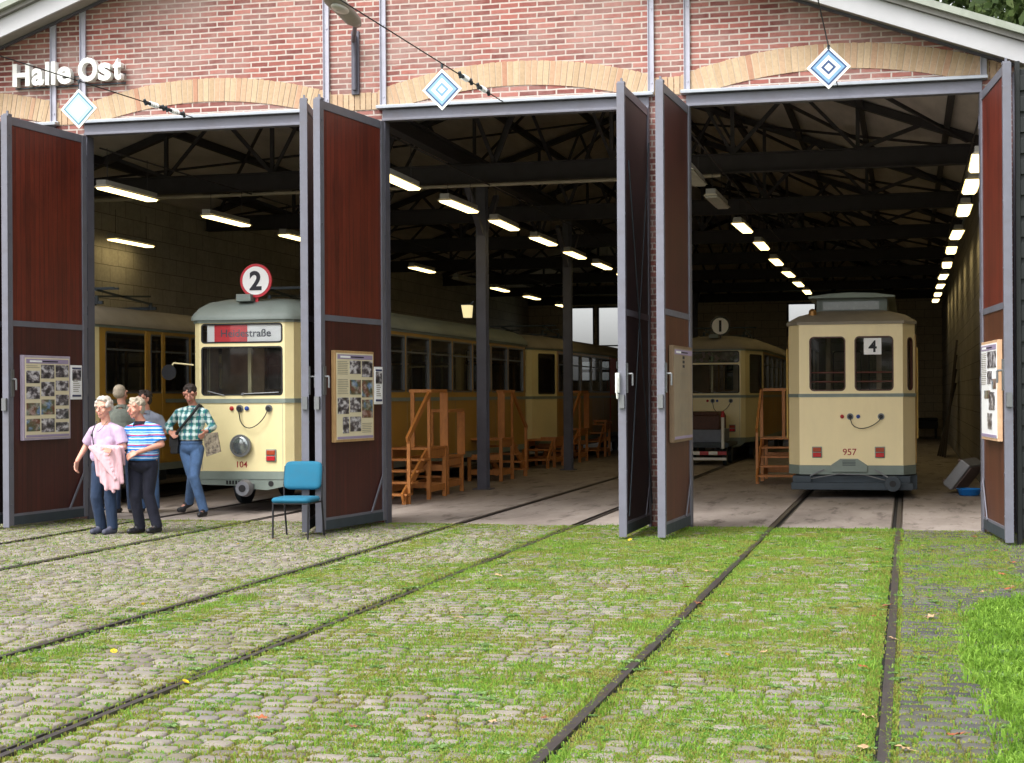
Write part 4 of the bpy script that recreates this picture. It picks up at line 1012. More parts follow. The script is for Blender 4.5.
# ============================================================ THINGS IN AND AROUND THE HALL
def steps(name, label, loc, flip=1, h=.80, rail=.90, ntread=4, W=.68, plat=.95, group='wooden boarding steps beside the trams', side_rail=1, tread_run=.30, low=None):
    """wooden boarding steps: platform then treads descending towards -Y*flip ; x=0 is the aisle-side edge, tram at -W"""
    t = thing(name, label, 'boarding steps', loc, 0, group); f = flip
    Y = lambda y: y*f
    g = B(); g.box(-W, 0, Y(0), Y(plat), h-.035, h); 
    for k in range(1, ntread+1): z = h-k*h/(ntread+1); g.box(-W, .0, Y(-k*tread_run-.03), Y(-(k-1)*tread_run+.0)-f*.02, z-.035, z)
    g.build('treads', PINE, t, False, .004)
    for x in (-W+.03, -.06):
        g = B(); g.bar((x, Y(0), h-.08), (x, Y(-ntread*tread_run-.05), .10), .035, .14)
        g.box(x-.03, x+.03, Y(-ntread*tread_run+.02), Y(-ntread*tread_run+.09), 0, h/(ntread+1)-.036); g.build('stringer', PINE, t, False, .003)
    g = B()
    for x in (-W+.035, -.035):
        for y in (.03, plat-.04): g.box(x-.03, x+.03, Y(y)-.03, Y(y)+.03, 0, h-.036)
        g.bar((x, Y(.04), .16), (x, Y(plat-.04), .16), .03, .10); g.bar((x, Y(.04), h-.1), (x, Y(plat-.04), h-.1), .03, .12)
    g.box(-W+.06, -.06, Y(plat-.05), Y(plat-.02), .12, .22); g.box(-W+.06, -.06, Y(plat-.05), Y(plat-.02), .40, .50)
    g.build('legs', PINE, t, False, .003)
    if low: ht = low
    else: ht = h+rail
    for x, y, w in ((-.03, .04, .045), (-.03, plat-.07, .13), (-W*.42, .02, .06)):
        g = B(); g.box(x-w/2, x+w/2, Y(y)-.025, Y(y)+.025, h+.001 if w > .1 or x < -.1 else h+.001, ht-.05); g.build('post', PINE, t, False, .003)
    g = B(); g.box(-W*.42-.05, .02, Y(.02)-.03, Y(.02)+.03, ht-.05, ht); g.box(-.055, .01, Y(.06), Y(plat-.02), ht-.05, ht-.001); g.build('top_rail', PINE, t, False, .003)
    if side_rail:
        g = B(); yb = -ntread*tread_run+.15; zb_ = .95
        g.bar((-.02, Y(.05), ht-.04), (-.02, Y(yb-.08), zb_), .04, .09); g.box(-.045, .005, Y(yb)-.02, Y(yb)+.02, 0, zb_+.06); g.build('handrail', PINE, t, False, .003)
    return t
steps('boarding_steps', 'orange wooden steps nearest the doors, beside the tram with the 2 sign', (-7.14, 23.95, 0), 1)
steps('boarding_steps', 'low wooden platform steps just before the nearer grey column', (-7.22, 25.25, 0), 1, h=.62, rail=.76, ntread=1, plat=.95, side_rail=0, tread_run=.1)
steps('boarding_steps', 'wooden steps behind the nearer grey column with the handrail sloping away', (-7.30, 30.1, 0), -1)
steps('boarding_steps', 'dark low wooden steps in front of the second column', (-7.55, 35.0, 0), 1, h=.62, rail=.05, side_rail=0, ntread=2)
steps('boarding_steps', 'reddish wooden steps just behind the second column', (-7.50, 37.6, 0), 1)
steps('boarding_steps', 'farthest wooden steps by the end of the trailer', (-7.55, 41.2, 0), 1, h=.85, rail=.1, side_rail=0, ntread=3, plat=.7)
t = steps('boarding_steps', 'wooden steps leaning close to the left side of the small tram with the 4 card', (-1.88, 29.9, 0), 1, h=.80, W=.74, tread_run=.24)
# mirrored handrail on its left
g = B(); g.bar((-.72, .05, 1.66), (-.72, -.9, .95), .04, .09); g.box(-.745, -.70, -.85, -.81, 0, 1.0); g.box(-.74, -.68, .0, .06, .81, 1.7); g.box(-.74, .02, -.0, .05, 1.65, 1.70); g.build('handrail', PINE, t, False, .003)

# works trolley
t = thing('works_trolley', 'grey and brown rail trolley with red-topped white stakes before the far tram', 'trolley', (-4.72, 36.3, 0))
g = B(); g.box(-.85, .85, 0, 1.9, .42, .50); g.box(-.83, .83, -.02, 0, .40, .52); g.build('deck', CHASS, t, False, .005)
g = B(); g.box(-.72, .68, .12, 1.7, .50, .80); g.box(-.70, .66, .10, .12, .52, .78); g.build('grey_crate', M('blue_grey_paint', (112, 120, 138), .5), t, False, .008)
g = B(); g.box(-.70, .62, .2, 1.6, .80, 1.12); g.prism([(-.70, 1.12), (.62, 1.12), (.55, 1.20), (-.6, 1.20)], .2, 1.6); g.build('brown_cover', BROWNB, t, False, .02)
for s_ in (-1, 1):
    g = B(); g.cyl((s_*.72, -.05, .38), (s_*.72, -.05, 1.08), .035, n=12, mi=0); g.cyl((s_*.72, -.05, 1.08), (s_*.72, -.05, 1.22), .045, .03, 12, 1); g.build('stake', [WHITEP, RED], t)
g = B()
for k in range(8): g.box(-.8+k*.2, -.6+k*.2, -.06, -.03, .24, .32, k % 2)
g.box(-.8, .8, -.05, -.03, .12, .18, 0); g.build('warning_bar', [WHITEP, RED], t)
for y in (.4, 1.5):
    for s_ in (-1, 1): g = B(); g.cyl((s_*.68, y, .2), (s_*.76, y, .2), .2, .2, 20); g.build('wheel', CHASS, t)

# things along the right wall
t = thing('plank_stack', 'dark weathered planks leaning against the right block wall', 'planks', (1.0, 41.5, 0))
g = B()
for k in range(4): 
    y = k*.32; lx = -.12-.05*k
    g.add([(lx, y, 0), (lx+.05, y, 0), (.235, y+.1, 2.9-.35*k), (.185, y+.1, 2.9-.35*k), (lx, y+.26, 0), (lx+.05, y+.26, 0), (.235, y+.36, 2.9-.35*k), (.185, y+.36, 2.9-.35*k)], [(0, 1, 2, 3), (4, 7, 6, 5), (0, 3, 7, 4), (1, 5, 6, 2), (0, 4, 5, 1), (3, 2, 6, 7)])
g.build('planks', GREYB, t)
t = thing('metal_case', 'pale grey metal case tipped on its side by the right wall', 'case', (.80, 27.0, .02), R(-18))
g = B(); Tm = Matrix.Rotation(R(38), 4, 'Y')
g.box(-.20, -.02, -.42, .42, .02, .52, 0, Tm); o = g.build('shell', M('pale_metal', (158, 158, 160), .45, .3, .1), t, False, .02)
g = B(); g.box(-.225, -.201, -.40, .40, .46, .50, 0, Tm); g.box(-.225, -.201, -.40, .40, .05, .09, 0, Tm); g.box(-.01, .005, -.38, .38, .06, .5, 0, Tm); g.build('edge_strip', M('dusty_pink_metal', (130, 110, 106), .5, .2), t, False, .004)
t = thing('plastic_bowl', 'bright blue plastic bowl on the floor beside the tipped metal case', 'bowl', (.93, 26.15, 0))
g = B(); n_ = 28; prof = [(.10, .002), (.15, .01), (.185, .10), (.20, .105), (.195, .11), (.18, .105), (.145, .018), (.0, .012)]; V_ = []
for r_, z_ in prof:
    for i in range(n_): V_.append((r_*math.cos(2*math.pi*i/n_), r_*math.sin(2*math.pi*i/n_), z_))
g.add(V_, [(k*n_+i, k*n_+(i+1) % n_, (k+1)*n_+(i+1) % n_, (k+1)*n_+i) for k in range(len(prof)-1) for i in range(n_)], 0, True); g.build('bowl', M('blue_plastic', (30, 130, 220), .35), t)
t = thing('covered_bench', 'dark low bench in the far right corner of the hall', 'bench', (.45, 58.5, 0))
g = B(); g.box(-.6, .6, 0, 1.2, .35, .6); g.box(-.3, .6, .2, 1.1, .601, .72); g.build('top', BLACK, t, False, .03)
for x in (-.55, .5):
    for y in (.02, 1.1): g = B(); g.box(x, x+.06, y, y+.06, 0, .349); g.build('leg', BLACK, t)

# posters : backing board, sheet, photographs, text lines ; local X runs along the board, facing -Y
m, n, b = newmat('old_photographs'); co = obco(n)
gi = N(n, 'ShaderNodeNewGeometry').outputs['Random Per Island']
v = scl(n, co, (1, 1, 1.6)); cb = N(n, 'ShaderNodeVectorMath', operation='ADD'); cc = N(n, 'ShaderNodeCombineXYZ'); n.links.new(mth(n, 'MULTIPLY', gi, 37.), cc.inputs[1]); n.links.new(v, cb.inputs[0]); n.links.new(cc.outputs[0], cb.inputs[1])
f = noise(n, cb.outputs[0], 9, 5, .6)
c = ramp(n, f, [(.38, lin((34, 32, 40))), (.5, lin((104, 98, 104))), (.6, lin((206, 204, 208)))])
c = mixc(n, mth(n, 'MULTIPLY', mth(n, 'GREATER_THAN', gi, .78), .6), c, ramp(n, noise(n, cb.outputs[0], 6, 3, .5), [(.4, lin((130, 70, 30))), (.55, lin((90, 110, 70))), (.65, lin((110, 150, 200)))]))
n.links.new(c, b.inputs['Base Color']); b.inputs['Roughness'].default_value = .3; PHOTO = m
SHEET = M('cream_sheet', (226, 216, 184), .5, 0, .03); LILAC = M('lilac_print', (160, 146, 176), .5, 0, .05); TXT = M('grey_print', (150, 142, 128), .6); LILW = M('pale_lilac_frame', (176, 164, 182), .5)
def poster(name, label, lf, y0, y1, z0, z1, side, layout, frame=None, group='exhibition boards on the door leaves', sheet=None, off=.0):
    """lf = leaf tuple ; y0,y1 distances from the free edge"""
    T = lf[1]; W = y1-y0; H = z1-z0
    t = thing(name, label, 'poster', (0, 0, 0), 0, group)
    # board frame : local x along board when seen from its front
    if side > 0: Mx = T @ Matrix.Translation((.056+off, y0, z0)) @ Matrix.Rotation(R(90), 4, 'Z')       # x -> +y, front(-y) -> +x
    else: Mx = T @ Matrix.Translation((-.056-off, y1, z0)) @ Matrix.Rotation(R(-90), 4, 'Z')
    t.matrix_local = Mx
    fr = frame or LILW
    g = B(); g.box(0, W, -.022, .03, 0, H); g.build('board', fr, t, False, .004)
    g = B(); g.box(.03, W-.03, -.026, -.0225, .03, H-.03); g.build('sheet', sheet or SHEET, t)
    if layout == 'small':
        g = B(); g.box(.03, W-.03, -.029, -.0265, H*.55, H*.86); g.build('photo', PHOTO, t)
        g = B(); g.box(.03, W-.03, -.029, -.0265, H*.88, H-.03); g.build('title_bar', M('dark_blue_print', (52, 58, 96), .5), t); g = B(); g.box(.03, W-.03, -.029, -.0265, .035, .06); g.build('footer_bar', MATS['dark_blue_print'], t)
        g = B()
        for k in range(7): g.box(.05, W-.05-random.random()*.06, -.029, -.0265, .10+k*.026, .108+k*.026)
        g.build('text_lines', TXT, t); return t
    g = B(); g.box(.05, W-.05, -.029, -.0265, H-.10, H-.045); g.build('title_band', LILAC, t); g = B(); g.box(.04, W-.04, -.029, -.0265, .035, .065); g.build('footer_band', LILAC, t)
    g = B(); g.box(.12, .12+W*.25, -.031, -.0295, H-.085, H-.062); g.box(.14+W*.25, W*.72, -.031, -.0295, H-.08, H-.066, 1); g.build('title_text', [PAPER, INK], t)
    g = B(); txt = B(); gw = W-.10; gh = H-.20
    for cells in layout:
        k, a, bb_, c_, d_ = cells
        x0, x1 = .05+gw*a, .05+gw*bb_; q0, q1 = .085+gh*(1-d_), .085+gh*(1-c_)
        if k == 'p': g.box(x0, x1, -.030, -.0265, q0, q1)
        elif k == 'h':
            zz = q1
            for _ in range(3): txt.box((x0+x1)/2-.05, (x0+x1)/2+.06, -.029, -.0265, zz-.03, zz, 1); zz -= .05
        else:
            zz = q1-.012
            while zz > q0: txt.box(x0, x1-random.random()*.05, -.029, -.0265, zz-.006, zz); zz -= .021
    if g.v: g.build('photographs', PHOTO, t)
    if txt.v: txt.build('text_lines', [TXT, INK], t)
    return t
c3 = [(0, .31), (.345, .655), (.69, 1)]
la = [('t', *c3[0], .0, .06)]+[('p', *c3[0], a, a+.18) for a in (.09, .32, .56, .79)]+[('p', *c3[1], a, b_) for a, b_ in ((.0, .20), (.25, .46), (.51, .73), (.79, .99))]+[('p', *c3[2], a, b_) for a, b_ in ((0, .18), (.23, .38), (.44, .60), (.65, .80), (.85, .99))]
lb = [('t', *c3[0], .0, .20), ('t', *c3[0], .24, .46), ('p', *c3[1], 0, .18), ('p', *c3[2], 0, .22), ('p', *c3[1], .26, .46), ('p', *c3[2], .26, .50), ('p', *c3[0], .50, .72), ('p', *c3[1], .50, .70), ('p', *c3[2], .53, .78), ('p', .14, .31, .76, .98), ('p', *c3[1], .76, .96), ('t', *c3[2], .84, .98)]
lc = [('h', *c3[1], .0, .12), ('t', .3, .8, .2, .24), ('t', .3, .8, .30, .42), ('t', .25, .75, .48, .54), ('t', .25, .85, .60, .78), ('t', .3, .7, .84, .95)]
ld = [('p', .4, 1, .0, .20), ('p', .4, .7, .24, .40), ('t', .0, .35, .0, .40), ('p', .72, 1, .34, .46), ('p', .2, .6, .48, .58), ('p', .5, .9, .50, .72), ('p', .4, .7, .76, .96)]
poster('photo_board', 'large lilac-framed board with a grid of old photographs on the leftmost red door leaf', lv['L1'], .24, 1.22, 1.08, 2.13, 1, la)
poster('small_notice', 'small sheet with a colour picture right of the lilac-framed photo board', lv['L1'], 1.225, 1.48, 1.58, 2.02, 1, 'small', frame=PAPER, sheet=PAPER)
poster('photo_board', 'large wood-framed board with photographs on the door leaf behind the blue chair', lv['L2'], .26, 1.26, 1.06, 2.14, 1, lb, frame=PINE2)
poster('small_notice', 'small sheet with a colour picture right of the wood-framed photo board', lv['L2'], 1.27, 1.50, 1.50, 1.96, 1, 'small', frame=PAPER, sheet=PAPER)
poster('text_board', 'narrow-looking faded beige text board on the brown middle door leaf', lv['L3'], .32, 1.46, 1.06, 2.15, 1, lc, frame=M('dull_beige_frame', (126, 104, 80), .5), sheet=M('beige_sheet', (150, 136, 116), .5))
poster('photo_board', 'bright board with photographs seen at a steep angle on the rightmost door leaf', lv['R3'], .22, 1.35, 1.08, 2.16, -1, ld, frame=M('salmon_frame', (214, 176, 140), .5), sheet=PAPER)

# blue chair
t = thing('visitor_chair', 'turquoise upholstered chair with black tube legs on the cobbles before the door leaf', 'chair', (-6.73, 17.27, 0), R(3))
TURQ = M('turquoise_fabric', (20, 98, 126), .85, 0, .08, 8, .3, 400); TUBE = M('black_tube', (44, 44, 48), .35, .4, .1)
def cushion(g, cx, cy, cz, hx, hy, hz, T=None, crown=.01):
    nx = 14; V_ = []; F_ = []
    P8 = []
    for s_ in (-1, 1):
        for j in range(nx+1):
            for i in range(nx+1):
                u = -1+2*i/nx; w = -1+2*j/nx; k = (abs(u)**6+abs(w)**6)
                sc_ = 1/max(1, k)**(1/6) if k > 1 else 1
                e = max(abs(u), abs(w)); rr = (1-max(0, (e-.8)/.2)**2)**.5 if e > .8 else 1
                P8.append((cx+u*sc_*hx, cy+w*sc_*hy, cz+s_*(hz*(.25+.75*rr)+crown*(1-u*u)*(1-w*w))))
    N1 = (nx+1)**2
    for s_ in (0, 1):
        for j in range(nx):
            for i in range(nx): a = s_*N1+j*(nx+1)+i; F_.append((a, a+1, a+nx+2, a+nx+1))
    for i in range(nx):
        for a, c in ((i, i+1), (nx*(nx+1)+i, nx*(nx+1)+i+1), (i*(nx+1), (i+1)*(nx+1)), (i*(nx+1)+nx, (i+1)*(nx+1)+nx)): F_.append((a, c, N1+c, N1+a))
    g.add(P8, F_, 0, True, T)
g = B(); cushion(g, 0, -.03, .435, .235, .235, .03); g.build('seat', TURQ, t)
g = B(); cushion(g, 0, 0, 0, .225, .165, .022, Matrix.Translation((0, .235, .695)) @ Matrix.Rotation(R(78), 4, 'X')); g.build('backrest', TURQ, t)
for s_ in (-1, 1):
    g = B(); g.path([(s_*.205, -.24, 0), (s_*.205, -.225, .41)], .011, 10); g.build('leg', TUBE, t)
    g = B(); g.path([(s_*.225, .31, 0), (s_*.225, .22, .42), (s_*.225, .225, .60), (s_*.222, .262, .80)], .011, 10); g.build('leg', TUBE, t)
g = B(); g.path([(-.205, -.225, .40), (-.215, .215, .40), (.215, .215, .40), (.205, -.225, .40), (-.205, -.225, .40)], .010, 8); g.build('seat_frame', TUBE, t)

# overhead wires with insulators, hanging diamonds
INS = M('white_insulator', (220, 222, 220), .3)
DBL = M('diamond_blue', (40, 70, 116), .45); DLB = M('diamond_light_blue', (116, 156, 190), .45)
for X, Y0, lab, dl, ins in ((-8.9, -.085, 'overhead wire crossing below the lettering to the left bay', 'pale faded white and blue diamond sign hanging under the lettering', (18.4, 18.9)), (-4.79, -.035, 'overhead wire running from the lamp down to the middle bay', 'white and light blue diamond sign hanging over the middle bay', (17.8, 18.5)), (-.77, .0, 'overhead wire running up from the lintel of the right bay', 'strong dark blue and white diamond sign hanging over the right bay', ())):
    t = thing('overhead_wire', lab, 'wire', (X, FY-.06, 5.2), math.atan(Y0), 'overhead tram wires')
    g = B(); pts = [(0, 0, .0), (0, -25, 0)]; g.path(pts, .0065, 6); g.build('wire', BLACK, t)
    for y in ins:
        g = B(); yy = y-FY; g.cyl((0, yy-.22, .0), (0, yy-.10, .0), .022, n=8); g.cyl((0, yy+.10, .0), (0, yy+.22, .0), .022, n=8); g.cyl((0, yy-.23, .03), (0, yy-.19, -.03), .02, n=6); g.cyl((0, yy+.19, .03), (0, yy+.23, -.03), .02, n=6)
        o = g.build('clamp', CHASS, t)
        g = B()
        for k in range(4): g.cyl((0, yy-.1+k*.05, 0), (0, yy-.07+k*.05, 0), .034, .026, 12)
        g.build('insulator', INS, t)
    faded = X == -8.9; mid = X == -4.79
    dxp, dyp, cz = {-8.9: (-9.11, 16.7, 4.88), -4.79: (-4.895, 16.95, 4.93), -.77: (-.77, 17.1, 4.98)}[X]
    d = thing('diamond_sign', dl, 'sign', (dxp, dyp, cz), 0, 'white and blue diamond signs hanging from the overhead wires')
    def dia(g, r_, y0, y1, mi=0): g.prism([(0, -r_), (r_, 0), (0, r_), (-r_, 0)], y0, y1, mi)
    g = B(); dia(g, .225, -.006, .006); g.build('plate', WHITEP, d)
    fad = lambda a: M('faded_'+('x'.join(map(str, a))), a, .5, 0, .04)
    c1 = fad((84, 132, 152)) if faded else (fad((50, 80, 120)) if mid else DBL)
    c2 = fad((170, 202, 212)) if faded else (fad((132, 172, 204)) if mid else DLB)
    c3_ = fad((186, 208, 216)) if faded else (fad((112, 156, 194)) if mid else DBL)
    for r_, m_, nm in ((.190, c1, 'ring'), (.166, c2, 'ring'), (.125, WHITEP if not faded else c3_, 'ring'), (.078, c3_ if not faded else WHITEP, 'ring'), (.044, WHITEP, 'ring')):
        g = B(); k = (.2-r_)*.04+.007; dia(g, r_, -k-.001, -k+.0005); g.build('ring', m_, d)
    g = B(); g.cyl((0, 0, .22), (0, 0, 5.2-cz), .006, n=6); g.cyl((0, .0, 5.2-cz-.03), (0, 0, 5.2-cz+.012), .016, n=8); g.build('hanger', CHASS, d)

# street lamp on the facade
t = thing('wall_lamp', 'grey street lamp head on a bent steel arm fixed to the brick gable', 'street lamp', (-6.73, FY, 5.4))
g = B(); g.box(-.05, .05, -.04, 0, 0, .80); g.cyl((0, -.07, .05), (0, -.07, .74), .03, n=10); g.build('bracket', COLST, t, False, .004)
g = B(); g.path([(0, -.07, .45), (0, -.10, .66), (.10, -.35, .70), (.36, -1.05, .66)], .028, 10); g.build('arm', COLST, t)
g = B()
sec = [(-1.0, .05, .05, 1.02), (-1.15, .10, .08, 1.03), (-1.35, .11, .08, 1.07), (-1.75, .12, .09, 1.12), (-1.95, .10, .07, 1.15), (-2.05, .05, .03, 1.11)]; V_ = []; n_ = 16
for y, rx, rz_, cz in sec:
    for i in range(n_): a_ = 2*math.pi*i/n_; V_.append((.37+(-1-y)*-.02+rx*math.cos(a_), y, cz-.38+rz_*math.sin(a_)*(1 if math.sin(a_) > 0 else .6)))
g.add(V_, [(k*n_+i, k*n_+(i+1) % n_, (k+1)*n_+(i+1) % n_, (k+1)*n_+i) for k in range(5) for i in range(n_)]+[tuple(range(n_)), tuple(range(5*n_, 6*n_))], 0, True); g.build('lamp_head', M('lamp_grey_plastic', (150, 146, 138), .5), t)
g = B(); g.sphere((.375, -1.62, .69), (.085, .24, .04), 16); g.build('lamp_bowl', M('milky_plastic', (196, 196, 190), .3), t)

# fallen leaves and dandelions
LB = [M('leaf_brown', (122, 78, 50), .7, 0, .25, 20), M('leaf_tan', (178, 146, 110), .7, 0, .2, 20), M('leaf_orange', (150, 84, 46), .7, 0, .25, 20)]
def leafmesh(mi, seed):
    r = random.Random(seed); g = B(); n_ = 15; V_ = [(0, 0, .008)]
    for i in range(n_):
        a_ = 2*math.pi*i/n_; rr = (.05 if i % 3 else .078)*r.uniform(.7, 1.15); V_.append((rr*math.cos(a_), rr*math.sin(a_)*.8, .006+.022*r.random()))
    g.add(V_, [(0, 1+i, 1+(i+1) % n_) for i in range(n_)], 0, False); g.bar((.05, 0, .01), (.12, .01, .012), .004, .003)
    return g.build('fallen_leaf', LB[mi], None, fix=False)
kinds = [(leafmesh(k % 3, k), k % 3) for k in range(6)]
lt = ['brown autumn leaf lying curled on the mossy cobbles', 'pale tan autumn leaf lying on the mossy cobbles', 'orange autumn leaf lying on the mossy cobbles']
first = set()
spots = [(-.26, 9.6), (-.2, 8.1), (-.24, 11.8), (-.2, 7.4)]
for k in range(46):
    if k < len(spots): x_, y_ = spots[k]
    else:
        y_ = 6.6+12.4*random.random()**1.1; x_ = random.choice((random.uniform(-3.4, 1.1), random.uniform(-1.6, 1.1), random.uniform(-7, 0)))
    i = random.randrange(6); o0, kk = kinds[i]
    if i in first: o = o0.copy(); COL.objects.link(o)
    else: o = o0; first.add(i)
    o.location = (x_, y_, .014); o.rotation_euler = (random.uniform(-.2, .2), random.uniform(-.2, .2), random.random()*6.3); s_ = random.uniform(.3, .7); o.scale = (s_, s_, s_)
    zone = 'right of the last rail' if x_ > -.05 else 'between the rails of the right track' if x_ > -1.56 else 'between the two right tracks' if x_ > -3.96 else 'between the rails of the middle track' if x_ > -5.45 else 'left of the middle track'
    dist = 'nearest the viewer' if y_ < 8.8 else 'in the foreground' if y_ < 11.5 else 'halfway to the doors' if y_ < 15 else 'close to the doors'
    tag(o, ['brown', 'pale tan', 'orange'][kk]+' fallen leaf '+zone+', '+dist, 'leaf', 'fallen autumn leaves on the cobbles')
for i, (o0, kk) in enumerate(kinds):
    if i not in first: bpy.data.objects.remove(o0)
YEL = M('dandelion_yellow', (240, 208, 20), .6)
g = B()
for k in range(18):
    a_ = 2*math.pi*k/18
    for r_, z_ in ((.022, .004), (.015, .009)): g.add([(.004*math.cos(a_+.3), .004*math.sin(a_+.3), .002), (r_*math.cos(a_), r_*math.sin(a_), z_), (r_*math.cos(a_+.3), r_*math.sin(a_+.3), z_)], [(0, 1, 2)])
fl0 = g.build('dandelion', YEL, None, fix=False)
fp = [(1.12, 8.6), (1.32, 8.9), (1.05, 9.0), (1.40, 8.3), (1.24, 9.4), (.62, 7.9), (1.5, 10.2), (-4.75, 9.1), (-3.85, 8.2), (-1.05, 9.7), (-5.6, 11.2), (-6.9, 16.0), (-2.9, 17.2)]
for k, (x_, y_) in enumerate(fp):
    o = fl0 if k == 0 else fl0.copy()
    if k: COL.objects.link(o)
    o.location = (x_, y_, .075 if x_ > .6 else .04); o.rotation_euler = (R(25), 0, k)
    tag(o, 'yellow dandelion '+['at the lawn edge, third from the bottom', 'in the middle of the lawn', 'near the lawn edge, above the lowest ones', 'in the lawn closest to the bottom right corner', 'high up in the lawn at the right', 'at the border of dark cobbles and lawn', 'farthest back in the lawn', 'beside the left rail of the middle track', 'just right of the middle track in front', 'between the rails of the small tram in front', 'left of the middle track in the foreground', 'between the two left tracks near the chair', 'by the foot of the dark middle door leaf'][k], 'flower', 'yellow dandelions in the grass')

# ---- foliage
def crown(center, rad, n_leaf, leaf, seed, clumps=60, flat=.8):
    r = np.random.default_rng(seed); C_ = []
    for k in range(clumps):
        d = r.normal(size=3); d /= np.linalg.norm(d); C_.append(np.array(center)+d*np.array(rad)*r.uniform(.45, 1.0))
    C_ = np.array(C_); idx = r.integers(0, clumps, n_leaf); rr = np.array([r.uniform(.14, .30)*min(rad) for _ in range(clumps)])
    d = r.normal(size=(n_leaf, 3)); d /= np.linalg.norm(d, axis=1)[:, None]
    P = C_[idx]+d*(rr[idx]*r.random(n_leaf)**.5)[:, None]*np.array([1.2, 1.2, .8])
    a = r.normal(size=(n_leaf, 3)); a /= np.linalg.norm(a, axis=1)[:, None]; bq = np.cross(a, r.normal(size=(n_leaf, 3))); bq /= np.linalg.norm(bq, axis=1)[:, None]
    s_ = (leaf*r.uniform(.6, 1.3, n_leaf))[:, None]
    Q = np.stack([P-a*s_, P+bq*s_*.45, P+a*s_, P-bq*s_*.45], 1).reshape(-1, 3)
    return Q, np.arange(n_leaf*4).reshape(-1, 4)
LEAFM = grassmat('tree_leaf', [(58, 74, 40), (82, 100, 54), (118, 130, 84)]); LEAFD = grassmat('evergreen_leaf', [(10, 16, 10), (16, 26, 15), (24, 36, 22)])
BARK = M('bark', (92, 78, 64), .9, 0, .25, 8, .6, 30, None, (1, 1, .3))
def tree(label, x, y, H, rad, cz, seed, n_leaf=26000, leaf=.13, mat=None, clumps=90):
    t = thing('tree', label, 'tree', (x, y, 0), 0); r = random.Random(seed)
    g = B(); pts = [(0, 0, 0), (.1, .05, H*.25), (-.05, .1, H*.5), (.1, 0, H*.75)]; rs = [.28, .21, .16, .08]
    for i in range(3): g.cyl(pts[i], pts[i+1], rs[i], rs[i+1], 10)
    for k in range(14):
        z_ = H*r.uniform(.35, .72); a_ = r.random()*6.28; L_ = rad[0]*r.uniform(.5, .9); e = (math.cos(a_)*L_, math.sin(a_)*L_, z_+L_*.6); mid_ = (e[0]*.5, e[1]*.5, z_+L_*.22)
        g.cyl((0, 0, z_), mid_, .08, .05, 7); g.cyl(mid_, e, .05, .02, 6)
    g.build('trunk', BARK, t)
    Q, F_ = crown((0, 0, cz), rad, n_leaf, leaf, seed, clumps); npmesh('crown', Q, F4=F_, mats=[mat or LEAFM], parent=t)
    return t
tree('leafy green tree rising behind the right end of the hall roof', 4.0, 27.5, 11.5, (4.2, 3.4, 3.4), 9.4, 3, 52000, .11, clumps=130)
tree('second leafy tree farther behind the right end of the roof', 7.2, 39, 13, (4.2, 4, 4.2), 10.6, 5, 26000, .14)
# dark steel screen beside the right corner
t = thing('steel_screen', 'dark slate green steel screen standing beside the rightmost door leaf', 'screen', (1.12, 17.80, 0))
SCR = M('slate_green_steel', (16, 21, 22), .6, .1, .25, 4, .1, 40, ((20, 26, 22), .5))
g = B(); g.box(.05, 1.75, .03, .06, .06, 5.0)
for z in np.arange(.15, 4.95, .22): g.box(.05, 1.75, .0, .0295, z, z+.16)
g.build('panel', SCR, t, False, .004)
for x in (0, 1.76): g = B(); g.box(x, x+.05, -.01, .08, 0, 5.08); g.build('post', SCR, t, False, .004)

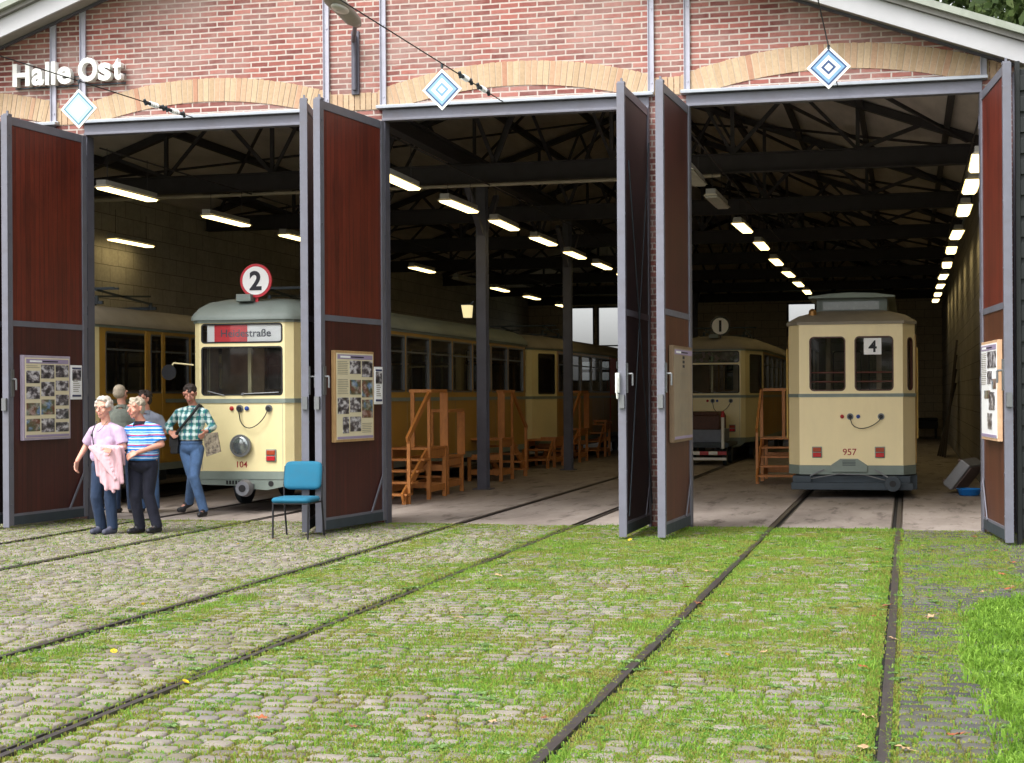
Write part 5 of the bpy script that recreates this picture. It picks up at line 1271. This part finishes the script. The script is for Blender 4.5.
# ============================================================ PEOPLE
def sph_unit(n=14, k=10):
    V_ = []; F_ = []
    V_.append((0, 0, 1))
    for j in range(1, k):
        ph = math.pi*j/k
        for i in range(n): t = 2*math.pi*i/n; V_.append((math.sin(ph)*math.cos(t), math.sin(ph)*math.sin(t), math.cos(ph)))
    V_.append((0, 0, -1)); L_ = len(V_)-1
    for i in range(n): F_.append((0, 1+i, 1+(i+1) % n)); F_.append((L_, 1+(k-2)*n+(i+1) % n, 1+(k-2)*n+i))
    for j in range(k-2):
        for i in range(n): F_.append((1+j*n+i, 1+(j+1)*n+i, 1+(j+1)*n+(i+1) % n, 1+j*n+(i+1) % n))
    return np.array(V_), F_
SU = sph_unit()
class Blob:
    """union of closed capsules / ellipsoids / cones, fused into one skin by a voxel remesh"""
    def __init__(s): s.V = []; s.F = []; s.n = 0
    def _add(s, V_, F_): s.V.append(V_); s.F += [tuple(i+s.n for i in f_) for f_ in F_]; s.n += len(V_); return s
    def cap(s, p, q, r0, r1, sq=(1, 1)):
        p = np.array(p, float); q = np.array(q, float); d = q-p; L_ = np.linalg.norm(d); d = d/max(L_, 1e-9)
        a = np.array([0, 1., 0]) if abs(d[1]) < .9 else np.array([0, 0, 1.]); x = np.cross(a, d); x /= np.linalg.norm(x); y = np.cross(d, x)
        U = SU[0]; V_ = np.where(U[:, 2:3] > .001, q+r1*(U[:, :1]*x*sq[0]+U[:, 1:2]*y*sq[1]+U[:, 2:3]*d), p+r0*(U[:, :1]*x*sq[0]+U[:, 1:2]*y*sq[1]+U[:, 2:3]*d))
        return s._add(V_, SU[1])
    def ell(s, c, r, rot=None):
        V_ = SU[0]*np.array(r)
        if rot is not None: V_ = V_ @ np.array(Matrix.Rotation(rot[1], 3, rot[0])).T
        return s._add(V_+np.array(c), SU[1])
    def cone(s, p, q, r0, r1, sq=(1, 1), n=20):
        p = np.array(p, float); q = np.array(q, float); d = q-p; d /= np.linalg.norm(d)
        a = np.array([0, 1., 0]) if abs(d[1]) < .9 else np.array([0, 0, 1.]); x = np.cross(a, d); x /= np.linalg.norm(x); y = np.cross(d, x)
        V_ = []
        for c, r_ in ((p, r0), (q, r1)):
            for i in range(n): t = 2*math.pi*i/n; V_.append(c+r_*(x*math.cos(t)*sq[0]+y*math.sin(t)*sq[1]))
        return s._add(np.array(V_), [(i, (i+1) % n, n+(i+1) % n, n+i) for i in range(n)]+[tuple(range(n-1, -1, -1)), tuple(range(n, 2*n))])
    def box(s, c, h, M3=None):
        V_ = np.array([(x, y, z) for x in (-1, 1) for y in (-1, 1) for z in (-1, 1)])*np.array(h)
        if M3 is not None: V_ = V_ @ np.array(M3).T
        return s._add(V_+np.array(c), [(0, 1, 3, 2), (4, 6, 7, 5), (0, 4, 5, 1), (2, 3, 7, 6), (0, 2, 6, 4), (1, 5, 7, 3)])
    def build(s, name, mats, parent, vox=.008, sm=4, matfn=None, cuts=()):
        me = bpy.data.meshes.new('tmp'); me.from_pydata([tuple(v) for v in np.concatenate(s.V)], [], s.F)
        bm = bmesh.new(); bm.from_mesh(me); bmesh.ops.recalc_face_normals(bm, faces=bm.faces); bm.to_mesh(me); bm.free()
        o = bpy.data.objects.new('tmp', me); COL.objects.link(o)
        md = o.modifiers.new('r', 'REMESH'); md.mode = 'VOXEL'; md.voxel_size = vox; md.use_smooth_shade = True
        md = o.modifiers.new('s', 'SMOOTH'); md.factor = .5; md.iterations = sm
        dg = bpy.context.evaluated_depsgraph_get(); me2 = bpy.data.meshes.new_from_object(o.evaluated_get(dg)); bpy.data.objects.remove(o); bpy.data.meshes.remove(me)
        if cuts:
            bm = bmesh.new(); bm.from_mesh(me2)
            for co_, no_ in cuts: bmesh.ops.bisect_plane(bm, geom=bm.verts[:]+bm.edges[:]+bm.faces[:], plane_co=co_, plane_no=no_, clear_outer=True)
            bm.to_mesh(me2); bm.free()
        me2.materials.clear()
        for m_ in mats: me2.materials.append(m_)
        for p_ in me2.polygons: p_.use_smooth = True; p_.material_index = matfn(p_.center) if matfn else 0
        me2.name = name
        o = bpy.data.objects.new(name, me2); COL.objects.link(o); o.parent = parent
        return o
def skinmat(name, col, red=.35):
    m, n, b = newmat(name); co = obco(n); c = lin(col)
    f = noise(n, co, 22, 4, .6)
    n.links.new(ramp(n, f, [(.35, tuple(x*.9 for x in c)), (.65, (min(1, c[0]*1.08), c[1]*.98, c[2]*.95))]), b.inputs['Base Color'])
    b.inputs['Roughness'].default_value = .5; b.inputs['Subsurface Weight'].default_value = .12; b.inputs['Subsurface Radius'].default_value = (.02, .008, .004); b.inputs['Subsurface Scale'].default_value = .5
    return m
SKIN1 = skinmat('fair_skin', (206, 156, 136)); SKIN2 = skinmat('ruddy_skin', (196, 142, 122))
EYE = M('eye_dark', (48, 36, 34), .3); LIP = M('lip', (168, 84, 80), .45)
def cloth(name, col, var=.12, wr=.5, sc=16):
    m, n, b = newmat(name); co = obco(n); c = lin(col)
    w = noise(n, scl(n, co, (1, 1, .45)), sc, 3, .55); f = noise(n, co, 260, 2, .5)
    n.links.new(ramp(n, noise(n, co, 7, 5, .6), [(.3, tuple(x*(1-var) for x in c)), (.7, tuple(min(1, x*(1+var)) for x in c))]), b.inputs['Base Color'])
    b.inputs['Roughness'].default_value = .9; b.inputs['Sheen Weight'].default_value = .04
    bump(n, b, mth(n, 'ADD', w, mth(n, 'MULTIPLY', f, .06)), wr, .035); return m
def stripes(name, stops, period, z0):
    m = cloth(name, (60, 130, 200)); n = m.node_tree; b = n.nodes['Principled BSDF']; co = obco(n)
    sp = N(n, 'ShaderNodeSeparateXYZ'); n.links.new(co, sp.inputs[0])
    fr = mth(n, 'FRACT', mth(n, 'DIVIDE', mth(n, 'SUBTRACT', mth(n, 'ADD', sp.outputs[2], mth(n, 'MULTIPLY', noise(n, co, 6, 2, .5), .02)), z0), period))
    n.links.new(ramp(n, fr, [(p_, lin(c_)) for p_, c_ in stops], 'CONSTANT'), b.inputs['Base Color']); return m
def plaid(name):
    m = cloth(name, (90, 160, 150)); n = m.node_tree; b = n.nodes['Principled BSDF']; co = obco(n)
    sp = N(n, 'ShaderNodeSeparateXYZ'); n.links.new(co, sp.inputs[0]); w = mth(n, 'MULTIPLY', noise(n, co, 5, 2, .5), .03)
    def fr(i, per, o=0): return mth(n, 'FRACT', mth(n, 'DIVIDE', mth(n, 'ADD', mth(n, 'ADD', sp.outputs[i], w), o), per))
    xs_ = mth(n, 'ADD', fr(0, .085), 0); hx = mth(n, 'LESS_THAN', xs_, .38); hz = mth(n, 'LESS_THAN', fr(2, .085), .38)
    c = mixc(n, mth(n, 'MULTIPLY', hx, .62), lin((60, 142, 134)), lin((226, 238, 236))); c = mixc(n, mth(n, 'MULTIPLY', hz, .6), c, lin((226, 238, 236)))
    c = mixc(n, mth(n, 'MULTIPLY', mth(n, 'LESS_THAN', fr(0, .085, .03), .2), .75), c, lin((40, 78, 120))); c = mixc(n, mth(n, 'MULTIPLY', mth(n, 'LESS_THAN', fr(2, .085, .03), .2), .7), c, lin((36, 96, 96)))
    n.links.new(c, b.inputs['Base Color']); return m
V3 = lambda *a: np.array(a, float)
def nrm(v): return v/np.linalg.norm(v)
def hand(bl, wrist, dirv, palm, side, curl=.5, s=1.0):
    """palm slab, four unequal curled fingers, thumb from the side. dirv = towards fingertips, palm = palm normal, side=+1 if thumb is towards cross(dir,palm)"""
    d = nrm(np.array(dirv, float)); p = np.array(palm, float); p = nrm(p-d*p.dot(d)); x = np.cross(d, p)*side
    w = np.array(wrist, float)
    for k, (o, L_) in enumerate(((.030, .075), (.010, .082), (-.011, .078), (-.031, .068))):
        base = w+d*.085*s+x*o*s
        bl.cap(w+d*.02*s+x*o*.55*s, base, .015*s, .0125*s)
        a1 = curl*.55; a2 = curl*1.25
        m1 = base+(d*math.cos(a1)+p*math.sin(a1))*L_*.5*s+x*o*.12*s; m2 = m1+(d*math.cos(a2)+p*math.sin(a2))*L_*.5*s
        bl.cap(base, m1, .0098*s, .0088*s); bl.cap(m1, m2, .0088*s, .0072*s)
    tb = w+d*.03*s+x*.028*s; tm = tb+(d*.55+x*.75+p*.25)*.036*s; te = tm+(d*.85+x*.25+p*.45)*.032*s
    bl.cap(tb, tm, .0135*s, .011*s); bl.cap(tm, te, .011*s, .0085*s)
def person(label, loc, J, skin, hairm, hair, shirt, sleeve, trousers, shoes, build=1.0, belly=0, face=(0, -1, 0), headc=None, collar=None, hands=True, fem=False, vest=None, glasses=False, group=None, legr=1.0, hem=None, belt=None):
    """J: joint name -> local point. all figures look along `face`"""
    t = thing('person', label, 'person', loc, 0, group)
    j = {k: V3(*v) for k, v in J.items()}
    bl = Blob(); H = j['head']; fx = nrm(V3(*face)); rx = nrm(np.cross(fx, V3(0, 0, 1))); uz = np.cross(rx, fx)
    hp = lambda a, b_, c: H+(rx*a+fx*b_+uz*c)*1.1      # right(of viewer-left...), forward, up
    # torso
    pel = (j['hipL']+j['hipR'])/2; sh = (j['shL']+j['shR'])/2; wst = pel*.55+sh*.45; chest = pel*.25+sh*.75
    sw = np.linalg.norm(j['shL']-j['shR'])/2
    bl.ell(chest-V3(0, 0, .03), (sw*.92, .115*build, .17)); bl.ell(wst+V3(0, -.02*belly, 0), (.145*build+.01*belly, .11*build+.03*belly, .15)); bl.ell(pel+V3(0, 0, .02), (.165*build, .12*build, .12))
    bl.cap(j['shL']+V3(0, 0, -.055), j['shR']+V3(0, 0, -.055), .046, .046); bl.cap(j['shL']*.7+sh*.3+V3(0, 0, -.055), sh+(j['neck']-sh)*.6+V3(0, 0, -.03), .042, .045); bl.cap(j['shR']*.7+sh*.3+V3(0, 0, -.055), sh+(j['neck']-sh)*.6+V3(0, 0, -.03), .042, .045)
    bl.cap(sh, j['neck']+V3(0, 0, -.02), .065, .056); bl.cap(j['neck']+V3(0, 0, -.03), hp(0, -.015, -.05), .056, .052)
    # head
    bl.ell(hp(0, -.012, .03), (.074, .090, .088) if abs(fx[1]) > .7 else (.086, .080, .088)); bl.ell(hp(0, .012, -.02), (.066, .074, .085)); bl.ell(hp(0, .035, -.078), (.042, .040, .036))
    bl.cap(hp(0, .082, .012), hp(0, .104, -.026), .010, .0155)             # nose
    bl.cap(hp(-.05, .055, .030), hp(.05, .055, .030), .016, .016); bl.ell(hp(-.037, .055, -.03), (.024,)*3); bl.ell(hp(.037, .055, -.03), (.024,)*3)
    bl.cap(hp(-.018, .080, -.060), hp(.018, .080, -.060), .009, .009)
    for s_ in (-1, 1): bl.cap(hp(s_*.076, -.008, .012), hp(s_*.074, -.004, -.022), .015, .010)
    # arms
    for s_ in 'LR':
        bl.cap(j['sh'+s_]+V3(0, 0, -.05), j['el'+s_], .044*build, .038); bl.cap(j['el'+s_], j['wr'+s_], .039, .026)
        if hands:
            d = j['hd'+s_]; hand(bl, j['wr'+s_], d, j.get('pm'+s_, V3(0, 0, 0)-V3(0, 0, 1)), j.get('sd'+s_, V3(1, 0, 0))[0], .7)
    # legs
    for s_ in 'LR':
        bl.cap(j['hip'+s_], j['kn'+s_], .082*legr, .052*legr); bl.cap(j['kn'+s_], j['an'+s_], .052*legr, .036)
        f = j['toe'+s_]; bl.cap(j['an'+s_]-V3(0, 0, .02), f, .034, .026)
    eyes = [hp(s_*.030, .078, .010) for s_ in (-1, 1)]; mouth = [hp(a, .088, -.056) for a in (-.014, 0, .014)]
    def mf(c):
        c = np.array(c)
        if min(np.linalg.norm(c-e) for e in eyes) < .011: return 1
        if min(np.linalg.norm((c-e)*V3(1, .5, 1.8)) for e in mouth) < .013: return 2
        return 0
    bl.build('body', [skin, EYE, LIP], t, .0075, 3, mf)
    # hair
    hb = Blob()
    if hair == 'curly':
        r_ = random.Random(5)
        for k in range(90):
            a = r_.uniform(-1, 1); b_ = r_.uniform(-1.0, .72); c = r_.uniform(-.55, 1); l_ = math.sqrt(a*a+b_*b_+c*c)
            if b_/l_ > .55 and c/l_ < .62: continue
            if abs(a/l_) > .6 and c/l_ < -.3 and b_ > 0: continue
            hb.ell(hp(a/l_*.080, b_/l_*.088-.012, .035+c/l_*.088), (.024,)*3)
        hb.ell(hp(0, -.022, .045), (.078, .085, .078))
    elif hair == 'short':
        hb.ell(hp(0, -.022, .042), (.083, .092, .086)); hb.ell(hp(0, -.04, -.01), (.078, .068, .080))
        hb.cap(hp(-.035, .030, .098), hp(.035, .030, .098), .022, .022)
        r_ = random.Random(9)
        for k in range(70):
            a = r_.gauss(0, 1); b_ = r_.gauss(-.3, 1); c = abs(r_.gauss(.3, .8)); l_ = math.sqrt(a*a+b_*b_+c*c); hb.ell(hp(a/l_*.076, b_/l_*.084-.02, .04+c/l_*.078), (.014, .014, .012))
    elif hair == 'balding':
        hb.ell(hp(0, -.035, .01), (.088, .080, .083)); hb.ell(hp(0, -.03, .045), (.084, .086, .078))
    cut = [(tuple(hp(0, .045, 0)), tuple(fx-uz*.7))] if hair != 'curly' else []
    ho = hb.build('hair', [hairm], t, .007, 2, None, cut)
    # trousers
    tb = Blob(); lg = legr
    tb.ell(pel+V3(0, 0, .0), (.172*build, .128*build+.015*belly, .115)); tb.ell(pel+V3(0, -.01*belly, .07), (.162*build, .122*build+.025*belly, .07))
    for s_ in 'LR':
        tb.cap(j['hip'+s_]-V3(0, 0, .02), j['kn'+s_], .094*lg, .070*lg); e = j['an'+s_]+V3(0, 0, -.03); tb.cone(j['kn'+s_], e, .071*lg, .062*lg); tb.ell(j['kn'+s_], (.070*lg,)*3)
        tb.ell(e+(j['kn'+s_]-e)*.12, (.066*lg, .066*lg, .03))
    top = pel[2]+.115
    tro = tb.build('trousers', [trousers], t, .009, 4, None, [((0, 0, top), (0, 0, 1))])
    if belt:
        b2 = Blob(); b2.ell(pel+V3(0, 0, .095), (.168*build, .130*build+.02*belly, .05)); b2.build('belt', [belt], t, .008, 2, None, [((0, 0, top+.012), (0, 0, 1)), ((0, 0, top-.022), (0, 0, -1))])
    # shoes
    for s_ in 'LR':
        a = j['an'+s_]; f = j['toe'+s_]; d = nrm(f-a); s2 = Blob(); heel = a-V3(0, 0, .0)+V3(0, .02, -.055)*1.0
        fl = nrm(V3(f[0]-a[0], f[1]-a[1], 0)); heel = a+V3(0, 0, -.045)-fl*.025; ball = f+V3(0, 0, .0)
        s2.cap(heel, ball, .040, .034, (1, 1)); s2.cap(a+V3(0, 0, -.02), a*.6+f*.4, .042, .034); s2.cap(ball-fl*.05, ball+fl*.01, .040, .034)
        zc_ = min(heel[2], ball[2])-.030
        so_ = s2.build('shoe', [shoes], t, .007, 3, None, [((0, 0, zc_), (0, 0, -1))] if abs(heel[2]-ball[2]) < .03 else [])
    # shirt
    sb = Blob(); hm = hem if hem is not None else pel[2]+.05
    sb.ell(chest-V3(0, 0, .03), (sw*.92+.018, .128*build+.005, .185)); 
    if fem:
        for s_ in (-1, 1): sb.ell(chest+V3(s_*.075, -.085, -.06), (.075, .062, .075))
    sb.ell(wst+V3(0, -.025*belly, .0), (.165*build+.012*belly, .125*build+.035*belly, .18)); sb.ell(V3(pel[0], pel[1]-.02*belly, hm+.06), (.172*build+.01*belly, .130*build+.03*belly, .13))
    dn = V3(0, 0, -.050)
    for s_ in 'LR': sb.cap(j['sh'+s_]+dn, j['neck']*.82+j['sh'+s_]*.18+V3(0, .01, -.055), .062, .054); sb.ell(j['sh'+s_]+dn, (.068, .070, .062))
    sb.cap(j['shL']+dn, j['shR']+dn, .062, .062)
    for s_ in 'LR':
        a, e, w_ = j['sh'+s_], j['el'+s_], j['wr'+s_]
        if sleeve == 'short': a = a+dn; q = a+(e-a)*.80; sb.cone(a, q, .062*build, .069*build)
        else: sb.cap(a+dn, e, .062*build, .054); sb.cone(e, e+(w_-e)*(.93 if sleeve == 'long' else .5), .054, .046)
    sho = sb.build('shirt', [shirt], t, .009, 4, None, [((0, 0, hm), (0, 0, -1)), (tuple(j['neck']+V3(0, 0, .004)), (0, -.1, 1))])
    if collar:
        cb_ = Blob(); nk = j['neck']
        cb_.cone(nk+V3(0, .0, -.075), nk+V3(0, .01, -.012), .088, .066); o = None
        for s_ in (-1, 1): cb_.ell(nk+V3(s_*.050, -.050, -.070), (.026, .012, .030), ('Y', s_*.6))
        cb_.build('collar', [collar], sho, .007, 2, None, [(tuple(nk+V3(0, 0, -.022)), (0, 0, 1))])
    if glasses:
        g = B()
        for s_ in (-1, 1):
            c_ = hp(s_*.031, .096, .008); ring = [tuple(c_+rx*.021*math.cos(2*math.pi*i/14)+uz*.016*math.sin(2*math.pi*i/14)) for i in range(15)]; g.path(ring, .0022, 5); g.path([tuple(hp(s_*.052, .094, .012)), tuple(hp(s_*.077, .0, .014))], .002, 5)
        g.path([tuple(hp(-.011, .098, .01)), tuple(hp(.011, .098, .01))], .0022, 5); g.build('glasses', TUBE, t)
    return t, j, hp
HW = M('white_hair', (186, 178, 168), .8, 0, .12, 40, .6, 160); HG = M('grey_blond_hair', (168, 156, 138), .8, 0, .15, 40, .6, 160); HD = M('dark_hair', (48, 38, 34), .7, 0, .2, 40, .6, 160)
LILACC = cloth('lilac_knit', (186, 162, 188)); JEAN1 = cloth('dark_blue_jeans', (28, 46, 72), .25, .6, 14); NAVY = cloth('navy_trousers', (13, 16, 34), .15, .6, 14); JEAN2 = cloth('washed_blue_jeans', (70, 98, 136), .28, .7, 14)
OLIVE = cloth('grey_olive_vest', (110, 116, 108)); GREYP = cloth('blue_grey_polo', (132, 138, 152)); SHOEB = M('black_shoe', (28, 28, 32), .45); SHOEG = M('slate_shoe', (70, 72, 88), .7)
POLO = stripes('striped_polo', [(0, (46, 120, 196)), (.28, (220, 232, 244)), (.38, (46, 120, 196)), (.58, (170, 40, 84)), (.70, (158, 204, 232)), (.84, (46, 120, 196)), (.95, (214, 228, 240))], .115, .865)
PLAID = plaid('plaid_cotton'); PINKC = cloth('pink_jacket_cloth', (212, 172, 180), .06, 1.0, 11)

# the woman
W, j, hp = person('elderly woman in a lilac top and jeans, a pink jacket over her arm', (-9.15, 17.38, 0), dict(
    head=(-.02, -.03, 1.475), neck=(-.005, 0, 1.345), shR=(-.165, .01, 1.255), shL=(.165, .0, 1.255), elR=(-.295, .06, 1.03), elL=(.235, -.02, 1.02),
    wrR=(-.345, -.06, .86), wrL=(.13, -.19, 1.0), hdR=(-.05, -.35, -.9), hdL=(.35, -.8, .05), pmR=(.9, 0, .1), pmL=(-.3, 0, -.9), sdR=(1, 0, 0), sdL=(-1, 0, 0),
    hipR=(-.095, 0, .80), hipL=(.085, 0, .80), knR=(-.10, -.07, .44), knL=(.055, -.03, .44), anR=(-.075, .02, .085), anL=(.075, .0, .085), toeR=(-.115, -.12, .035), toeL=(.055, -.15, .035)),
    SKIN1, HW, 'curly', LILACC, 'short', JEAN1, SHOEG, build=1.06, belly=.6, face=(-.12, -1, -.02), fem=True, hem=.86, glasses=True, legr=1.0)
jb = Blob()      # jacket draped over the forearm
for k in range(9):
    u = k/8; x_ = -.04+.30*u; top_ = 1.03-.02*u; bot = .70-.16*math.sin(u*2.6)-.03*(k % 2); jb.cap((x_, -.19+.012*math.sin(k*2.1), top_), (x_+.02, -.17+.02*math.sin(k*1.7), bot), .032, .026, (1, .8)); jb.cap((x_, -.12, top_+.005), (x_, -.07, .82), .028, .02)
for k in range(7):
    u = k/6; jb.cap((-.10+.06*u, -.20, 1.02-.01*k), (.10+.12*u, -.21, .93-.045*k), .026, .022)
jb.build('jacket', [PINKC], W, .009, 5)
g = B(); g.path([(-.075, -.09, 1.325), (-.10, -.155, 1.2), (-.085, -.165, 1.08), (-.05, -.17, 1.0)], .006, 6); g.path([(.06, -.09, 1.325), (.02, -.15, 1.24), (-.03, -.16, 1.2)], .003, 5); g.build('camera_strap', TUBE, W)
g = B(); g.sphere((-.10, -.165, 1.165), (.016, .012, .02), 10); g.build('clip', TUBE, W)
# the man in the striped polo
S2, j, hp = person('elderly man in a blue polo with white and crimson stripes and navy trousers', (-8.72, 17.50, 0), dict(
    head=(-.085, -.05, 1.475), neck=(-.05, 0, 1.345), shR=(-.205, .02, 1.265), shL=(.155, .0, 1.275), elR=(-.27, -.03, 1.02), elL=(.225, -.02, 1.05),
    wrR=(-.235, -.20, .97), wrL=(.015, -.22, .96), hdR=(-.5, -.8, 0), hdL=(-.85, -.3, -.35), pmR=(.2, 0, -1), pmL=(.1, .8, -.4), sdR=(1, 0, 0), sdL=(-1, 0, 0),
    hipR=(-.115, 0, .82), hipL=(.075, 0, .82), knR=(-.085, -.09, .45), knL=(.045, .0, .45), anR=(-.07, .02, .085), anL=(.13, .06, .09), toeR=(-.13, -.13, .035), toeL=(.10, -.10, .04)),
    SKIN2, HG, 'short', POLO, 'short', NAVY, SHOEB, build=1.08, belly=1.0, face=(-.45, -1, -.05), collar=NAVY, hem=.865)
# the man in the plaid shirt
P2, j, hp = person('man in a green plaid shirt and blue jeans looking down, a newspaper in his hand', (-9.37, 20.2, 0), dict(
    head=(.0, -.06, 1.645), neck=(.02, 0, 1.51), shR=(-.20, .02, 1.435), shL=(.185, .0, 1.435), elR=(-.38, .08, 1.215), elL=(.29, .04, 1.20),
    wrR=(-.27, -.10, 1.13), wrL=(.275, -.14, 1.14), hdR=(.75, -.6, -.25), hdL=(-.1, -.8, -.5), pmR=(0, .6, -.6), pmL=(-.8, 0, 0), sdR=(1, 0, 0), sdL=(-1, 0, 0),
    hipR=(-.10, 0, .92), hipL=(.08, 0, .92), knR=(.03, -.06, .52), knL=(.10, -.16, .53), anR=(-.15, .22, .20), anL=(.20, -.06, .09), toeR=(-.24, .12, .07), toeL=(.21, -.23, .035)),
    SKIN2, HD, 'short', PLAID, 'long', JEAN2, SHOEB, build=1.0, belly=.4, face=(.30, -1, -.38), collar=PLAID, hem=1.02, glasses=True, belt=M('belt_leather', (34, 28, 28), .5))
g = B(); g.path([(.13, -.05, 1.50), (.09, -.135, 1.40), (-.03, -.165, 1.25), (-.15, -.155, 1.12), (-.22, -.08, 1.03)], .020, 8); g.path([(.13, -.05, 1.50), (.12, .10, 1.45), (-.05, .16, 1.25), (-.22, .05, 1.03)], .018, 8); g.build('bag_strap', BLACK, P2)
bg = thing('shoulder_bag', 'black shoulder bag hanging at the hip of the man in the plaid shirt', 'bag', (-9.33-.245, 20.2-.02, .97))
q = Blob(); q.box((0, 0, 0), (.055, .11, .13)); q.ell((0, -.02, .09), (.062, .12, .05)); q.build('bag_body', [BLACK], bg, .01, 4); g = B(); g.box(-.064, .064, -.115, -.10, -.03, .10); g.build('flap', BLACK, bg)
m, n, b = newmat('newsprint'); co = obco(n); f = noise(n, co, 16, 5, .7)
n.links.new(ramp(n, f, [(.4, lin((70, 62, 56))), (.52, lin((128, 118, 100))), (.7, lin((150, 140, 122)))]), b.inputs['Base Color']); b.inputs['Roughness'].default_value = .8
npz = thing('newspaper', 'folded newspaper held by the man in the plaid shirt', 'newspaper', (-9.33+.32, 20.2-.17, .98)); npz.rotation_euler = (0, R(-14), R(10)); npz.scale = (.8, .8, .8)
g = B()
for k in range(3): g.add([(-.13, -.012*k, -.19), (.12, .01-.012*k, -.17), (.14, .03-.012*k, .16), (-.10, -.01-.012*k, .19), (-.13, .008-.012*k, -.19), (.12, .018-.012*k, -.17), (.14, .038-.012*k, .16), (-.10, -.002-.012*k, .19)], [(0, 1, 2, 3), (4, 5, 6, 7), (0, 1, 5, 4), (1, 2, 6, 5), (2, 3, 7, 6), (3, 0, 4, 7)])
g.build('pages', m, npz)
# two men behind
person('grey-haired man in a grey-green vest seen from behind, half hidden', (-10.55, 20.5, 0), dict(
    head=(-.02, .0, 1.655), neck=(0, 0, 1.53), shR=(-.19, 0, 1.44), shL=(.19, 0, 1.44), elR=(-.25, .03, 1.17), elL=(.25, .03, 1.17), wrR=(-.24, .12, .95), wrL=(.24, .12, .95),
    hdR=(0, .2, -1), hdL=(0, .2, -1), pmR=(1, 0, 0), pmL=(-1, 0, 0), sdR=(1, 0, 0), sdL=(-1, 0, 0),
    hipR=(-.1, 0, .93), hipL=(.1, 0, .93), knR=(-.1, 0, .5), knL=(.12, .0, .5), anR=(-.1, 0, .09), anL=(.14, 0, .09), toeR=(-.12, .15, .035), toeL=(.16, .15, .035)),
    SKIN1, HG, 'balding', OLIVE, 'short', JEAN1, SHOEB, build=1.1, belly=.5, face=(.2, 1, 0), collar=OLIVE, hem=.95)
person('dark-haired man in a blue-grey polo standing behind the man in stripes', (-10.24, 20.6, 0), dict(
    head=(-.02, -.02, 1.575), neck=(0, 0, 1.445), shR=(-.19, 0, 1.355), shL=(.19, 0, 1.355), elR=(-.26, .03, 1.10), elL=(.27, .02, 1.12), wrR=(-.24, -.12, .95), wrL=(.22, -.16, 1.05),
    hdR=(0, -.4, -1), hdL=(-.6, -.8, 0), pmR=(1, 0, 0), pmL=(0, 0, -1), sdR=(1, 0, 0), sdL=(-1, 0, 0),
    hipR=(-.1, 0, .87), hipL=(.1, 0, .87), knR=(-.08, -.02, .47), knL=(.12, -.02, .47), anR=(-.08, 0, .09), anL=(.13, 0, .09), toeR=(-.1, -.14, .035), toeL=(.14, -.14, .035)),
    SKIN2, HD, 'short', GREYP, 'short', JEAN2, SHOEB, build=1.05, belly=.6, face=(-.5, -1, 0), collar=GREYP, hem=.86, glasses=True)

# ---- what stands across the yard, behind the viewpoint
for k, (x_, y_, h_) in enumerate(((-33, -22, 5.5), (-25, -26, 6), (-12, -24, 5), (-3, -25, 5.5))):
    tree('x', x_, y_, h_, (3.2, 2.6, 2.0), h_-2.2, 40+k, 5200, .26, clumps=40)['label'] = 'leafy tree across the yard opposite the hall, '+['leftmost', 'beside the red-roofed shelter', 'third from the left', 'rightmost'][k]
hs_ = thing('garden_shelter', 'low shelter with red sloping roof across the yard opposite the hall', 'shelter', (-21.5, -12, 0))
g = B(); g.prism([(-3.2, 2.35), (3.2, 2.35), (2.6, 3.1), (-2.6, 3.1)], -1.6, 1.6); g.build('roof', M('red_roof_tiles', (150, 58, 40), .7, 0, .2, 8), hs_)
for x_ in (-3, 3):
    for y_ in (-1.4, 1.4): g = B(); g.box(x_-.06, x_+.06, y_-.06, y_+.06, 0, 2.35); g.build('post', PINE, hs_)
g = B(); g.box(-2.9, 2.9, -1.5, -1.4, 0, 2.3); g.build('rear_wall', BROWNB, hs_)
